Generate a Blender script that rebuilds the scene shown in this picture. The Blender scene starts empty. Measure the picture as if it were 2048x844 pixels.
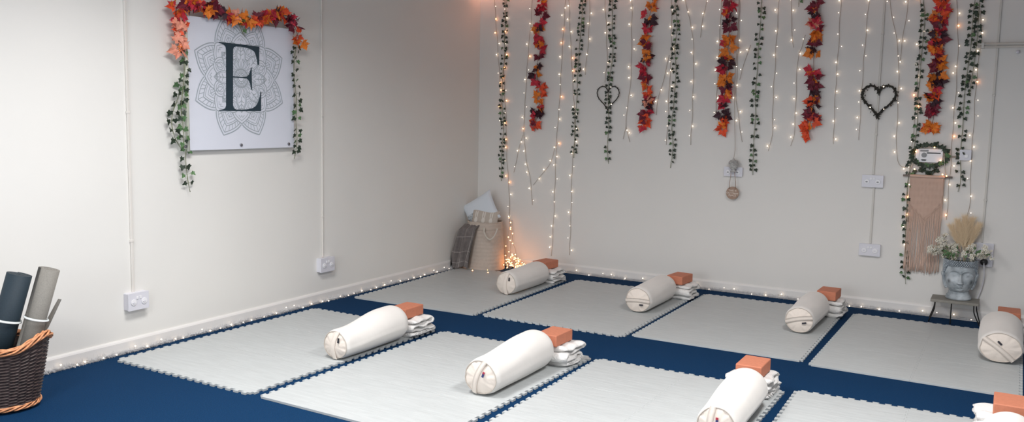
import bpy, math, random
from mathutils import Vector, Matrix
random.seed(11)
PI = math.pi
col = bpy.context.scene.collection
sc = bpy.context.scene

# ------------------------------------------------------------------ camera model
F_PX = 1726.17
CAM = Vector((5.0144, -8.0273, 1.6326))
YAW, PIT, ROL = -0.5181, 0.1112, 0.0195
FW = Vector((math.sin(YAW)*math.cos(PIT), math.cos(YAW)*math.cos(PIT), -math.sin(PIT)))
_r = Vector((math.cos(YAW), -math.sin(YAW), 0)); _u = _r.cross(FW)
RT = _r*math.cos(ROL)+_u*math.sin(ROL); UP = -_r*math.sin(ROL)+_u*math.cos(ROL)
cd = bpy.data.cameras.new('camera'); cd.sensor_width = 36; cd.lens = F_PX/2048*36; cd.clip_start = .05
co = bpy.data.objects.new('camera', cd); col.objects.link(co)
m = Matrix((RT, UP, -FW)).transposed().to_4x4(); m.translation = CAM
co.matrix_world = m; sc.camera = co

def ray(px, py):
    return FW + RT*((px-1024)/F_PX) - UP*((py-422)/F_PX)
def wp(px, py, pl, v=0.0):          # measured point on a wall plane / at a height
    d = ray(px, py); i = {'L': 0, 'B': 1, 'F': 2}[pl]
    return CAM + d*((v-CAM[i])/d[i])
def dp(px, py, D):
    return CAM + ray(px, py)*D

# ------------------------------------------------------------------ materials
MATS = {}
def mat(name, rgb, rough=.6, metal=0, noise=None, bump=None, emit=None, spec=None, sheen=0, trans=0, coords='Object'):
    """noise=(scale, amount, (stretch)) colour variation; bump=(scale, strength, stretch)"""
    mt = bpy.data.materials.new(name); mt.use_nodes = True
    nt = mt.node_tree; b = nt.nodes['Principled BSDF']
    b.inputs['Base Color'].default_value = (*rgb, 1); b.inputs['Roughness'].default_value = rough
    b.inputs['Metallic'].default_value = metal
    if spec is not None: b.inputs['Specular IOR Level'].default_value = spec
    if sheen: b.inputs['Sheen Weight'].default_value = sheen
    if trans: b.inputs['Transmission Weight'].default_value = trans
    if emit:
        b.inputs['Emission Color'].default_value = (*emit[0], 1); b.inputs['Emission Strength'].default_value = emit[1]
    tc = nt.nodes.new('ShaderNodeTexCoord')
    def nz(scale, stretch, detail=4):
        mp = nt.nodes.new('ShaderNodeMapping'); mp.inputs['Scale'].default_value = stretch or (1, 1, 1)
        nt.links.new(tc.outputs[coords], mp.inputs['Vector'])
        n = nt.nodes.new('ShaderNodeTexNoise'); n.inputs['Scale'].default_value = scale; n.inputs['Detail'].default_value = detail
        nt.links.new(mp.outputs[0], n.inputs['Vector']); return n
    if noise:
        n = nz(noise[0], noise[2] if len(noise) > 2 else None)
        r = nt.nodes.new('ShaderNodeValToRGB'); a = noise[1]
        r.color_ramp.elements[0].position = .3; r.color_ramp.elements[1].position = .7
        r.color_ramp.elements[0].color = (*[max(0, c*(1-a)) for c in rgb], 1)
        r.color_ramp.elements[1].color = (*[min(1, c*(1+a)) for c in rgb], 1)
        if len(noise) > 3:
            r.color_ramp.elements[0].color = (*noise[3], 1)
        nt.links.new(n.outputs['Fac'], r.inputs[0]); nt.links.new(r.outputs[0], b.inputs['Base Color'])
    if bump:
        n = nz(bump[0], bump[2] if len(bump) > 2 else None, 3)
        bm = nt.nodes.new('ShaderNodeBump'); bm.inputs['Strength'].default_value = bump[1]; bm.inputs['Distance'].default_value = .01
        nt.links.new(n.outputs['Fac'], bm.inputs['Height']); nt.links.new(bm.outputs[0], b.inputs['Normal'])
    MATS[name] = mt; return mt

M_wall = mat('wall_paint', (.79, .78, .75), .75, noise=(1.3, .015), bump=(9, .06))
M_wallb = mat('wall_paint_back', (.76, .745, .72), .75, noise=(1.3, .015), bump=(9, .06))
M_ceil = mat('ceiling_paint', (.60, .50, .46), .9, bump=(30, .05))
M_skirt = mat('skirting_gloss', (.78, .765, .75), .45, noise=(3, .02))
M_carpet = mat('navy_carpet', (.003, .033, .096), .95, noise=(160, .25), bump=(400, .5), spec=.12)
M_foam = mat('foam_mat', (.475, .50, .505), .46, noise=(5, .06, (1, 8, 1)), bump=(7, .20, (1, 8, 1)), spec=.45)
M_cotton = mat('bolster_cotton', (.75, .725, .695), .85, noise=(6, .02), bump=(7, .35), sheen=.2)
M_cotton2 = mat('bolster_strap_cotton', (.74, .665, .60), .85, bump=(40, .2))
M_pipe = mat('bolster_piping', (.52, .47, .42), .8)
M_tag = mat('dark_tag', (.02, .02, .03), .6); M_tagb = mat('blue_tag', (.03, .04, .16), .6); M_tagr = mat('red_tag', (.40, .03, .06), .6)
M_blanket = mat('white_blanket', (.80, .79, .775), .95, bump=(70, .6), sheen=.3)
M_block = mat('terracotta_foam', (.56, .20, .115), .7, noise=(60, .06), bump=(300, .15))
M_wire = mat('fairy_wire', (.40, .33, .275), .5)
M_bulb = mat('fairy_bulb', (1, .8, .6), .3, emit=((1, .76, .53), 10))
M_bulbd = mat('fairy_bulb_dim', (1, .85, .7), .3, emit=((1, .80, .62), 3.2))
M_bulbw = mat('fairy_bulb_amber', (1, .6, .3), .3, emit=((1, .40, .13), 12))
M_bulbh = mat('fairy_bulb_added', (1, .6, .4), .3, emit=((1, .42, .26), 19))  # bulbs of the added header wire, there to warm the wall top
M_white = mat('white_plastic', (.70, .70, .76), .35)
M_whiter = mat('white_socket_face', (.83, .83, .86), .3)
M_cond = mat('conduit_pvc', (.74, .71, .67), .4)
M_condg = mat('conduit_grey_cream', (.62, .60, .56), .45)
M_dark = mat('dark_plastic', (.02, .02, .022), .4)
M_greypl = mat('grey_print', (.28, .29, .30), .5)
M_canvas = mat('sign_panel', (.74, .77, .86), .5)
M_frame = mat('sign_edge', (.63, .64, .55), .5)
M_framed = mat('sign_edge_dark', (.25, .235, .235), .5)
M_ink = mat('ink_slate', (.018, .040, .058), .5)
M_line = mat('ink_grey', (.36, .41, .45), .6)
M_bolt = mat('steel_bolt', (.2, .2, .22), .35, .8)
LEAF = {
 'burgundy': mat('leaf_burgundy', (.17, .014, .034), .6, noise=(40, .4)),
 'dark': mat('leaf_dark', (.045, .012, .022), .6, noise=(40, .4)),
 'crimson': mat('leaf_crimson', (.55, .026, .055), .6, noise=(40, .35)),
 'red': mat('leaf_red_orange', (.80, .085, .025), .6, noise=(30, .3)),
 'orange': mat('leaf_orange', (.88, .22, .022), .6, noise=(30, .3)),
 'peach': mat('leaf_peach', (.80, .32, .22), .6, noise=(30, .25)),
 'green': mat('leaf_olive', (.10, .13, .035), .6, noise=(30, .3)),
}
M_ivy = mat('ivy_leaf', (.022, .040, .022), .5, noise=(60, .5))
M_ivyl = mat('ivy_leaf_light', (.085, .175, .07), .5, noise=(60, .4))
M_stem = mat('vine_stem', (.17, .19, .10), .7)
M_stemb = mat('garland_stem_brown', (.16, .07, .05), .7)
M_twig = mat('dark_twig', (.03, .028, .022), .8, noise=(50, .4))
M_basket = mat('beige_woven_basket', (.56, .475, .41), .9, noise=(30, .06), bump=(90, .4, (1, 1, 5)))
M_rope = mat('cotton_rope', (.60, .55, .49), .9, bump=(200, .5))
M_cushw = mat('white_cushion', (.66, .71, .77), .85, bump=(20, .2), sheen=.2)
M_sequin = mat('silver_sequins', (.55, .60, .64), .3, .5, noise=(120, .5), bump=(150, 1))
M_cushg = mat('taupe_cushion', (.50, .44, .385), .9, bump=(60, .2))
M_bunny = mat('cream_print', (.70, .66, .61), .9)
M_throw = mat('grey_throw', (.17, .15, .145), .95, noise=(30, .12), bump=(80, .5))
M_throwl = mat('throw_pale_stripe', (.33, .30, .285), .95, bump=(80, .5))
M_wick = mat('dark_wicker', (.050, .032, .030), .55, noise=(50, .55))
M_willow = mat('tan_willow', (.60, .265, .125), .55, noise=(40, .35), bump=(60, .3))
M_yogab = mat('navy_foam_roll', (.011, .025, .038), .7, noise=(150, .15))
M_yogag = mat('grey_foam_roll', (.215, .205, .185), .75, noise=(150, .10))
M_band = mat('white_band', (.72, .76, .76), .6)
M_macr = mat('macrame_cotton', (.68, .49, .40), .95, bump=(120, .4))
M_dowel = mat('grey_dowel', (.22, .19, .17), .6)
M_stone = mat('weathered_stone', (.42, .46, .49), .8, noise=(11, .35, (1, 1, 1), (.17, .20, .225)), bump=(60, .35))
M_stoned = mat('dark_stone_curls', (.20, .235, .27), .8, noise=(45, .45), bump=(60, .35))
def add_stains(mt, spots, r0, r1, rgb):
    nt = mt.node_tree; b = nt.nodes['Principled BSDF']; src = b.inputs['Base Color'].links[0].from_socket
    tc = nt.nodes.new('ShaderNodeTexCoord')
    for sp in spots:
        d = nt.nodes.new('ShaderNodeVectorMath'); d.operation = 'DISTANCE'; d.inputs[1].default_value = sp; nt.links.new(tc.outputs['Object'], d.inputs[0])
        r = nt.nodes.new('ShaderNodeMapRange'); r.inputs[1].default_value = r0; r.inputs[2].default_value = r1; r.inputs[3].default_value = .75; r.inputs[4].default_value = 0; nt.links.new(d.outputs['Value'], r.inputs[0])
        mx = nt.nodes.new('ShaderNodeMix'); mx.data_type = 'RGBA'; mx.inputs['B'].default_value = (*rgb, 1); nt.links.new(r.outputs[0], mx.inputs['Factor']); nt.links.new(src, mx.inputs['A']); src = mx.outputs['Result']
    nt.links.new(src, b.inputs['Base Color'])
M_face = mat('weathered_stone_face', (.42, .46, .49), .8, noise=(11, .35, (1, 1, 1), (.21, .245, .27)), bump=(60, .35))
M_tabtop = mat('grey_wood_top', (.24, .23, .205), .6, noise=(6, .2, (1, 12, 1)))
M_iron = mat('black_iron', (.012, .011, .011), .45, .5)
M_petal = mat('white_blossom', (.70, .68, .60), .7)
M_pcent = mat('blossom_centre', (.45, .33, .08), .7)
M_pampas = mat('pampas_plume', (.80, .64, .44), .9)
M_fluff = mat('white_fluff', (.80, .795, .80), .8)
M_soil = mat('dark_moss', (.05, .055, .03), .9)
M_disc = mat('wooden_disc', (.36, .245, .185), .7, noise=(40, .15))
M_text = mat('cream_lettering', (.80, .72, .64), .6)
M_ornam = mat('grey_plaster', (.44, .435, .425), .75, noise=(60, .3))

# ------------------------------------------------------------------ mesh builder
class MB:
    def __init__(s): s.v = []; s.f = []; s.m = []
    def add(s, vs, fs, mi=0):
        o = len(s.v); s.v += [tuple(v) for v in vs]
        s.f += [tuple(i+o for i in f) for f in fs]; s.m += [mi]*len(fs)
    def box(s, a, b, mi=0, M=None):
        x0, y0, z0 = a; x1, y1, z1 = b
        vs = [Vector(p) for p in ((x0,y0,z0),(x1,y0,z0),(x1,y1,z0),(x0,y1,z0),(x0,y0,z1),(x1,y0,z1),(x1,y1,z1),(x0,y1,z1))]
        if M: vs = [M @ v for v in vs]
        s.add(vs, [(0,3,2,1),(4,5,6,7),(0,1,5,4),(1,2,6,5),(2,3,7,6),(3,0,4,7)], mi)
    def tube(s, pts, r, n=6, mi=0, cap=True, closed=False):
        pts = [Vector(p) for p in pts]; N = len(pts)
        if N < 2: return
        rs = r if isinstance(r, (list, tuple)) else [r]*N
        t0 = (pts[1]-pts[0]).normalized()
        a = t0.orthogonal().normalized(); vs = []
        for i, p in enumerate(pts):
            if closed: t = pts[(i+1) % N]-pts[i-1]
            else: t = pts[min(i+1, N-1)]-pts[max(i-1, 0)]
            if t.length < 1e-9: t = t0.copy()
            t.normalize(); a = a-t*a.dot(t)
            if a.length < 1e-6: a = t.orthogonal()
            a.normalize(); b = t.cross(a)
            vs += [p+(a*math.cos(2*PI*k/n)+b*math.sin(2*PI*k/n))*rs[i] for k in range(n)]
        fs = []
        for i in range(N if closed else N-1):
            j = (i+1) % N
            for k in range(n):
                k2 = (k+1) % n
                fs.append((i*n+k, i*n+k2, j*n+k2, j*n+k))
        if cap and not closed:
            fs.append(tuple(reversed(range(n)))); fs.append(tuple(range((N-1)*n, N*n)))
        s.add(vs, fs, mi)
    def grid(s, fn, nu, nv, mi=0, cu=False, cv=False):
        vs = [fn(i/(nu if cu else nu-1), j/(nv if cv else nv-1)) for i in range(nu) for j in range(nv)]
        fs = []
        for i in range(nu if cu else nu-1):
            for j in range(nv if cv else nv-1):
                i2 = (i+1) % nu; j2 = (j+1) % nv
                fs.append((i*nv+j, i2*nv+j, i2*nv+j2, i*nv+j2))
        s.add(vs, fs, mi)
    def lathe(s, prof, n=32, c=(0, 0, 0), sx=1, sy=1, mi=0, cap=True):
        c = Vector(c); vs = []
        for r, z in prof:
            vs += [c+Vector((r*sx*math.cos(2*PI*k/n), r*sy*math.sin(2*PI*k/n), z)) for k in range(n)]
        fs = []
        for i in range(len(prof)-1):
            for k in range(n):
                k2 = (k+1) % n; fs.append((i*n+k, i*n+k2, (i+1)*n+k2, (i+1)*n+k))
        if cap:
            fs.append(tuple(reversed(range(n)))); fs.append(tuple(range((len(prof)-1)*n, len(prof)*n)))
        s.add(vs, fs, mi)
    def ball(s, c, r, n=8, m_=6, mi=0, sc=(1, 1, 1)):
        c = Vector(c); vs = [c+Vector((0, 0, -r*sc[2]))]
        for i in range(1, m_):
            ph = -PI/2+PI*i/m_
            vs += [c+Vector((r*sc[0]*math.cos(ph)*math.cos(2*PI*k/n), r*sc[1]*math.cos(ph)*math.sin(2*PI*k/n), r*sc[2]*math.sin(ph))) for k in range(n)]
        vs.append(c+Vector((0, 0, r*sc[2]))); fs = []
        for k in range(n): fs.append((0, 1+(k+1) % n, 1+k))
        for i in range(m_-2):
            for k in range(n):
                a = 1+i*n; k2 = (k+1) % n; fs.append((a+k, a+k2, a+n+k2, a+n+k))
        a = 1+(m_-2)*n; e = len(vs)-1
        for k in range(n): fs.append((a+k, a+(k+1) % n, e))
        s.add(vs, fs, mi)
    def prism(s, pts2, fn, d0, d1, mi=0):           # polygon pts2 -> fn(u,v,d)
        n = len(pts2); vs = [fn(u, v, d0) for u, v in pts2]+[fn(u, v, d1) for u, v in pts2]
        s.add(vs, [tuple(reversed(range(n))), tuple(range(n, 2*n))]+[(k, (k+1) % n, n+(k+1) % n, n+k) for k in range(n)], mi)
    def build(s, name, mats, parent=None, smooth=True, origin=None):
        me = bpy.data.meshes.new(name)
        o0 = Vector(origin) if origin is not None else (parent_loc(parent) if parent else Vector())
        me.from_pydata([tuple(Vector(v)-o0) for v in s.v], [], s.f)
        if not isinstance(mats, (list, tuple)): mats = [mats]
        for x in mats: me.materials.append(x)
        if len(mats) > 1: me.polygons.foreach_set('material_index', s.m)
        if smooth: me.polygons.foreach_set('use_smooth', [True]*len(me.polygons))
        me.update()
        o = bpy.data.objects.new(name, me); col.objects.link(o)
        if parent: o.parent = parent
        else: o.location = o0
        return o

def parent_loc(p):
    l = Vector()
    while p: l = l+p.location; p = p.parent
    return l
def tag(o, label, cat, group=None):
    o['label'] = label; o['category'] = cat
    if group: o['group'] = group
    return o
def thing(name, label, cat, loc, group=None):
    o = bpy.data.objects.new(name, None); o.empty_display_size = .1; col.objects.link(o); o.location = Vector(loc)
    return tag(o, label, cat, group)
def struct(o): o['kind'] = 'structure'; return o
def bevel(o, w=.004, seg=2):
    md = o.modifiers.new('bevel', 'BEVEL'); md.width = w; md.segments = seg; md.limit_method = 'ANGLE'; md.angle_limit = math.radians(40)
    return o
def flat(o):
    o.data.polygons.foreach_set('use_smooth', [False]*len(o.data.polygons)); return o
def rnd(a, b): return random.uniform(a, b)
def lerp_path(pts, n):
    """resample a list of Vectors smoothly (Catmull-Rom)"""
    P = [Vector(p) for p in pts]; out = []
    if len(P) == 2: return [P[0].lerp(P[1], i/(n-1)) for i in range(n)]
    Q = [2*P[0]-P[1]]+P+[2*P[-1]-P[-2]]; S = len(P)-1
    L = [0]
    for i in range(S): L.append(L[-1]+(P[i+1]-P[i]).length)
    for k in range(n):
        d = L[-1]*k/(n-1); i = 0
        while i < S-1 and L[i+1] < d: i += 1
        t = (d-L[i])/max(1e-9, L[i+1]-L[i]); a, b, c, e = Q[i:i+4]
        out.append(.5*((2*b)+(c-a)*t+(2*a-5*b+4*c-e)*t*t+(3*b-a-3*c+e)*t**3))
    return out

# ------------------------------------------------------------------ room
RX, RY, H = 8.2, -10.5, 2.98
b = MB(); b.box((-.2, RY-.2, -.1), (RX+.2, .2, 0)); o = struct(b.build('floor', M_carpet, smooth=False))
b = MB(); b.box((-.2, RY-.2, H), (RX+.2, .2, H+.1)); struct(b.build('ceiling', M_ceil, smooth=False))
b = MB(); b.box((-.15, RY, 0), (0, 0, H)); struct(b.build('wall_left', M_wall, smooth=False))
b = MB(); b.box((-.15, 0, 0), (RX+.15, .15, H)); struct(b.build('wall_back', M_wallb, smooth=False))
b = MB(); b.box((RX, RY, 0), (RX+.15, 0, H)); struct(b.build('wall_right', M_wall, smooth=False))
b = MB(); b.box((-.15, RY-.15, 0), (RX+.15, RY, H)); struct(b.build('wall_front', M_wall, smooth=False))
def skirting(name, fn, L):
    prof = [(0, 0), (.018, 0), (.018, .078), (.013, .088), (.006, .095), (0, .095)]
    b = MB(); n = len(prof)
    b.add([fn(0, u, v) for u, v in prof]+[fn(L, u, v) for u, v in prof],
          [tuple(range(n)), tuple(reversed(range(n, 2*n)))]+[(k, n+k, n+(k+1) % n, (k+1) % n) for k in range(n)])
    return struct(b.build(name, M_skirt, smooth=False))
skirting('baseboard_left', lambda t, u, v: Vector((u, RY+t, v)), -RY-.001)
skirting('baseboard_back', lambda t, u, v: Vector((.018+t, -u, v)), RX-.02)

# ------------------------------------------------------------------ ceiling lights (above the frame)
def area(name, loc, sx, sy, power, rgb, rot=(0, 0, 0)):
    ld = bpy.data.lights.new(name, 'AREA'); ld.shape = 'RECTANGLE'; ld.size = sx; ld.size_y = sy; ld.energy = power; ld.color = rgb
    if name.startswith('ceiling'): ld.spread = math.radians(162)
    o = bpy.data.objects.new(name, ld); col.objects.link(o); o.location = loc; o.rotation_euler = rot; return o
for i, (x, y, p) in enumerate(((1.85, -4.9, 76), (4.6, -4.2, 90), (2.4, -7.6, 58), (5.4, -7.8, 58))):
    area('ceiling_panel_light', (x, y, H-.03), .6, 1.2, p, (1.0, .985, .97))
# daylight through the glazing at the camera end of the room
area('window_daylight', (2.6, RY+.06, 1.7), 2.6, 1.5, 105, (.88, .95, 1.0), (math.radians(90), 0, 0))
w = bpy.data.worlds.new('world'); sc.world = w; w.use_nodes = True
w.node_tree.nodes['Background'].inputs[0].default_value = (.5, .55, .6, 1); w.node_tree.nodes['Background'].inputs[1].default_value = .3

# ------------------------------------------------------------------ foam floor mats
PITCH = 1.2/19
def toothed(a, b_, outward, amp, npt, phase=0):
    """points from a to b_ with dovetail teeth going `outward`"""
    a = Vector(a); b_ = Vector(b_); d = (b_-a); L = d.length; d.normalize(); out = [a]
    n = npt; p = L/n
    for i in range(n):
        s0 = p*(i+.25); s1 = p*(i+.75)
        out += [a+d*(s0+p*.05), a+d*(s0-p*.03)+outward*amp, a+d*(s1+p*.03)+outward*amp, a+d*(s1-p*.05)]
    return out
def foam_mat(label, cx, cy, rot, front_straight=False):
    W, L, T = 1.2, 1.8, .014
    root = thing('foam_floor_mat', label, 'floor mat', (cx, cy, 0), 'grey foam floor mats'); root.rotation_euler.z = rot
    X, Y = Vector((1, 0)), Vector((0, 1)); g = .0002; amp = .020; ampi = .011
    for i in range(2):
        for j in range(3):
            x0, x1 = -W/2+i*.6, -W/2+(i+1)*.6; y0, y1 = -L/2+j*.6, -L/2+(j+1)*.6
            def side(a, b_, outw, edge, straight=False):
                if straight: return [Vector(a)]
                return toothed(a, b_, outw, amp if edge else ampi, 9)
            # outline counter-clockwise; shared seams always displaced the same way (+x / +y)
            fs = front_straight and j == 0
            P = side((x0, y0), (x1, y0), (Y if j > 0 else -Y), j == 0, fs)
            P += side((x1, y0), (x1, y1), X, i == 1)
            top = toothed((x0, y1), (x1, y1), Y, amp if j == 2 else ampi, 9); P += [Vector((x1, y1))]+list(reversed(top[1:]))
            lft = toothed((x0, y0), (x0, y1), (X if i > 0 else -X), ampi if i > 0 else amp, 9); P += [Vector((x0, y1))]+list(reversed(lft[1:]))
            # hairline gap
            c = Vector(((x0+x1)/2, (y0+y1)/2)); Q = [(c+(p-c)*(1-g/.3)) for p in P]
            n = len(Q); vs = [(q.x, q.y, .0005) for q in Q]+[(q.x, q.y, T) for q in Q]
            mb = MB(); mb.add(vs, [tuple(reversed(range(n))), tuple(range(n, 2*n))]+[(k, (k+1) % n, n+(k+1) % n, n+k) for k in range(n)])
            o = mb.build('foam_tile', M_foam, root, smooth=False, origin=(0, 0, 0)); bevel(o, .0006, 1)
    return root
for lab, x, y, r, fs in (
    ('pale grey foam mat in the front row, nearest the left wall, with toothed front edge', .7496, -3.6688, -.015, False),
    ('pale grey foam mat second from the left wall in the front row', 2.0519, -3.7024, -.0167, True),
    ('pale grey foam mat third from the left wall in the front row', 3.341, -3.7207, -.0027, True),
    ('pale grey foam mat at the right end of the front row, mostly out of frame', 4.646, -3.66, .02, True),
    ('grey foam mat in the back row, in front of the beige storage basket', .7192, -1.3171, .0287, True),
    ('grey foam mat second from the left wall in the back row', 2.0192, -1.2549, .0064, False),
    ('grey foam mat third from the left wall in the back row', 3.2955, -1.1897, .0014, True),
    ('grey foam mat in the back row, in front of the head planter', 4.5952, -1.2523, -.0123, True)):
    foam_mat(lab, x, y, r, fs)

# ------------------------------------------------------------------ bolsters, blankets, blocks
def bolster(label, x, y0, y1, rx0, rx1, rz0, rz1, band, seed, tagc=0, yaw=0.):
    R = random.Random(seed); Lb = y1-y0; base = .0145
    root = thing('yoga_bolster', label, 'bolster', (x, y0, base), 'cream bolsters on the mats'); root.rotation_euler.z = yaw
    ph = [R.uniform(0, 6) for _ in range(6)]
    def rad(t):
        e = .045/Lb                         # rounded shoulders
        k = 1
        if t < e: k = .90+.10*math.sqrt(max(0, 1-(1-t/e)**2))
        if t > 1-2*e: k = .55+.45*math.sqrt(max(0, 1-((t-1+2*e)/(2*e))**2))
        tt = min(1, max(0, (t-.12)/.62)); s = tt*tt*(3-2*tt)
        return k*(rx0+(rx1-rx0)*s), k*(rz0+(rz1-rz0)*s)
    def pt(t, a, k=1., off=0.):
        rx, rz = rad(t); tt = min(1, max(0, (t-.12)/.62)); s = tt*tt*(3-2*tt); rzf = rz0+(rz1-rz0)*s
        wr = 1+.012*math.sin(3*a+ph[0]+5*t)+.008*math.sin(7*a+ph[1]-9*t)*(1-t)
        ca, sa = math.cos(a), math.sin(a)
        zz = rzf+rz*k*wr*sa
        if zz < .016: zz = .004+(zz*.75 if zz > 0 else 0)
        zz = max(zz, .001)
        return Vector((rx*k*wr*ca*(1.03 if sa < 0 else 1), Lb*t+off, zz))
    b = MB(); b.grid(lambda u, v: pt(u, 2*PI*v), 40, 56, cv=True)
    n = 56                                   # close the rear
    b.add([pt(1, 2*PI*k/n) for k in range(n)]+[(0, Lb+.012, rz1)], [(k, (k+1) % n, n) for k in range(n)])
    b.build('bolster_cover', M_cotton, root, origin=(0, 0, 0))
    # front end panel, puffed with gathers
    def face(u, v):
        a = 2*PI*v; p = pt(0, a, max(u, .001)); c = Vector((0, 0, rz0)); 
        puff = .026*(1-u*u)+.004*u*math.sin(9*a+ph[2])*(u**2)+.003*math.sin(16*a+ph[3])*u**3
        return Vector((p.x, -puff, (c+(pt(0, a)-c)*u).z)) if u < 1 else pt(0, a)
    b = MB(); b.grid(lambda u, v: face(u, v), 12, 56, cv=True); b.build('end_panel', M_cotton2, root, origin=(0, 0, 0))
    b = MB(); b.tube([pt(0, 2*PI*k/56, 1.0, -.003) for k in range(56)], .0028, 5, closed=True); b.build('piping', M_pipe, root, origin=(0, 0, 0))
    # strap across the end
    ca, sa = math.cos(band), math.sin(band); off = R.uniform(-.02, .02); b = MB()
    def onface(s, w):
        X = s*ca*rx0-w*sa; Z = s*sa*rz0+w*ca
        q = min(1, math.hypot(X/rx0, Z/rz0)); return Vector((X, -(.026*(1-q*q))-.0065, rz0+Z))
    ns = 18; vs = []
    for i in range(ns):
        s = -.93+1.86*i/(ns-1); bow = .012*math.cos(s*PI/2)+off
        for w in (-.016, 0, .016):
            p = onface(s, w+bow); p.y -= .002 if w == 0 else 0; p.z = max(p.z, .004); vs.append(p)
    vs2 = [Vector((p.x, p.y+.006, p.z)) for p in vs]; N = len(vs)
    fs = [(i*3+j, i*3+j+1, i*3+j+4, i*3+j+3) for i in range(ns-1) for j in range(2)]
    fs += [tuple(N+i for i in reversed(f)) for f in list(fs)]
    for i in range(ns-1):
        for j in (0, 2): fs.append((i*3+j, i*3+3+j, N+i*3+3+j, N+i*3+j))
    b.add(vs+vs2, fs); st = b.build('carry_strap', M_cotton2, root, origin=(0, 0, 0))
    b = MB(); b.box((-.006, -.0025, -.016), (.006, .0025, .016))
    if tagc == 1: b.box((-.0062, -.003, .006), (.0062, .003, .0165), 1)
    p = onface(-.25, off+.045) if band < -.3 else onface(.35 if tagc != 2 else .45, off-.026)
    Mx = Matrix.Translation(p+Vector((0, -.003, 0))) @ Matrix.Rotation(-(band-PI/2), 4, 'Y')
    b.v = [tuple(Mx @ Vector(v)) for v in b.v]
    b.build('maker_tag', [M_tag if tagc != 1 else M_tagb, M_tagr], root, smooth=False, origin=(0, 0, 0))['label'] = 'small dark sewn tag' if tagc != 1 else 'small blue and red sewn tag'
    return root

def folded_blanket(label, x, y0, y1, w, h, seed, layers=4):
    R = random.Random(seed); base = .0145
    root = thing('folded_blanket', label, 'blanket', (x, y0, base), 'white folded blankets')
    th = h/layers; L = y1-y0
    line = []                                # accordion path in (y, z)
    for k in range(layers):
        z = th*(k+.5); ys = [.02, L-.02]
        inset = [R.uniform(0, .02), R.uniform(0, .018)]
        a = ys[0]+inset[0]; c = ys[1]-inset[1]
        if k % 2: a, c = c, a
        seg = [Vector((0, a+(c-a)*t/10, z+.0035*math.sin(t*1.3+k*2+seed))) for t in range(11)]
        line += seg
        if k < layers-1:
            d = 1 if c > a else -1
            for q in range(1, 5):
                an = -PI/2+PI*q/5; line.append(Vector((0, c+d*th*.5*math.cos(an), z+th*.5+th*.5*math.sin(an))))
    n = len(line); t_ = th*.93
    def outline(scale, jit):
        up, dn = [], []
        for i, p in enumerate(line):
            t = (line[min(i+1, n-1)]-line[max(i-1, 0)]).normalized(); nn = Vector((0, -t.z, t.y))
            e = t_*.5*scale*(1+.18*math.sin(i*.9+jit)); q = p
            up.append(q+nn*e); dn.append(q-nn*e)
        return up+dn[::-1]
    nx = 18; b = MB(); rings = []
    for i in range(nx):
        u = i/(nx-1); e = min(u, 1-u)*nx
        sc_ = .25 if e < .5 else (.72 if e < 1.5 else (.93 if e < 2.5 else 1))
        o = outline(sc_, seed)
        xx = -w/2+w*u
        ring = []
        for j, p in enumerate(o):
            edge = (.012*math.sin(j*.31+seed*3)+.008*math.sin(j*.83+seed))*(1 if abs(u-.5) > .3 else .3)*(1 if u > .5 else -1)
            zz = max(.0008, p.z+.0035*math.sin(xx*40+p.y*25+seed))
            ring.append((xx+edge, p.y, zz))
        rings.append(ring)
    m_ = len(rings[0]); vs = [p for r_ in rings for p in r_]; fs = []
    for i in range(nx-1):
        for j in range(m_):
            j2 = (j+1) % m_; fs.append((i*m_+j, i*m_+j2, (i+1)*m_+j2, (i+1)*m_+j))
    for e, i in ((0, 0), (1, nx-1)):
        for j in range(n-1):
            q = (i*m_+j, i*m_+j+1, i*m_+m_-2-j, i*m_+m_-1-j)
            fs.append(q if e else tuple(reversed(q)))
    b.add(vs, fs); o = b.build('folded_cloth', M_blanket, root, origin=(0, 0, 0))
    # fringe tassels on the free edge that peeps out of the side
    b = MB()
    for i in range(16):
        yy = .03+(L-.06)*i/15; zz = th*(1.0 if i % 2 else 1.05)
        b.tube([(w/2-.02, yy, zz+.004), (w/2+.004, yy+R.uniform(-.004, .004), zz), (w/2+.014, yy+R.uniform(-.006, .006), zz-.010)], [.0035, .003, .0015], 5)
    b.build('fringe', M_blanket, root, origin=(0, 0, 0))
    return root
def block(label, x, y, z, rot=0):
    b = MB(); b.box((-.076, -.115, 0), (.076, .115, .074)); o = b.build('yoga_block', M_block, origin=(0, 0, 0))
    o.location = (x, y, z); o.rotation_euler.z = rot; bevel(o, .006, 3); o.data.polygons.foreach_set('use_smooth', [True]*6)
    for p in o.data.polygons: p.use_smooth = False
    return tag(o, label, 'yoga block', 'terracotta foam blocks')
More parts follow.
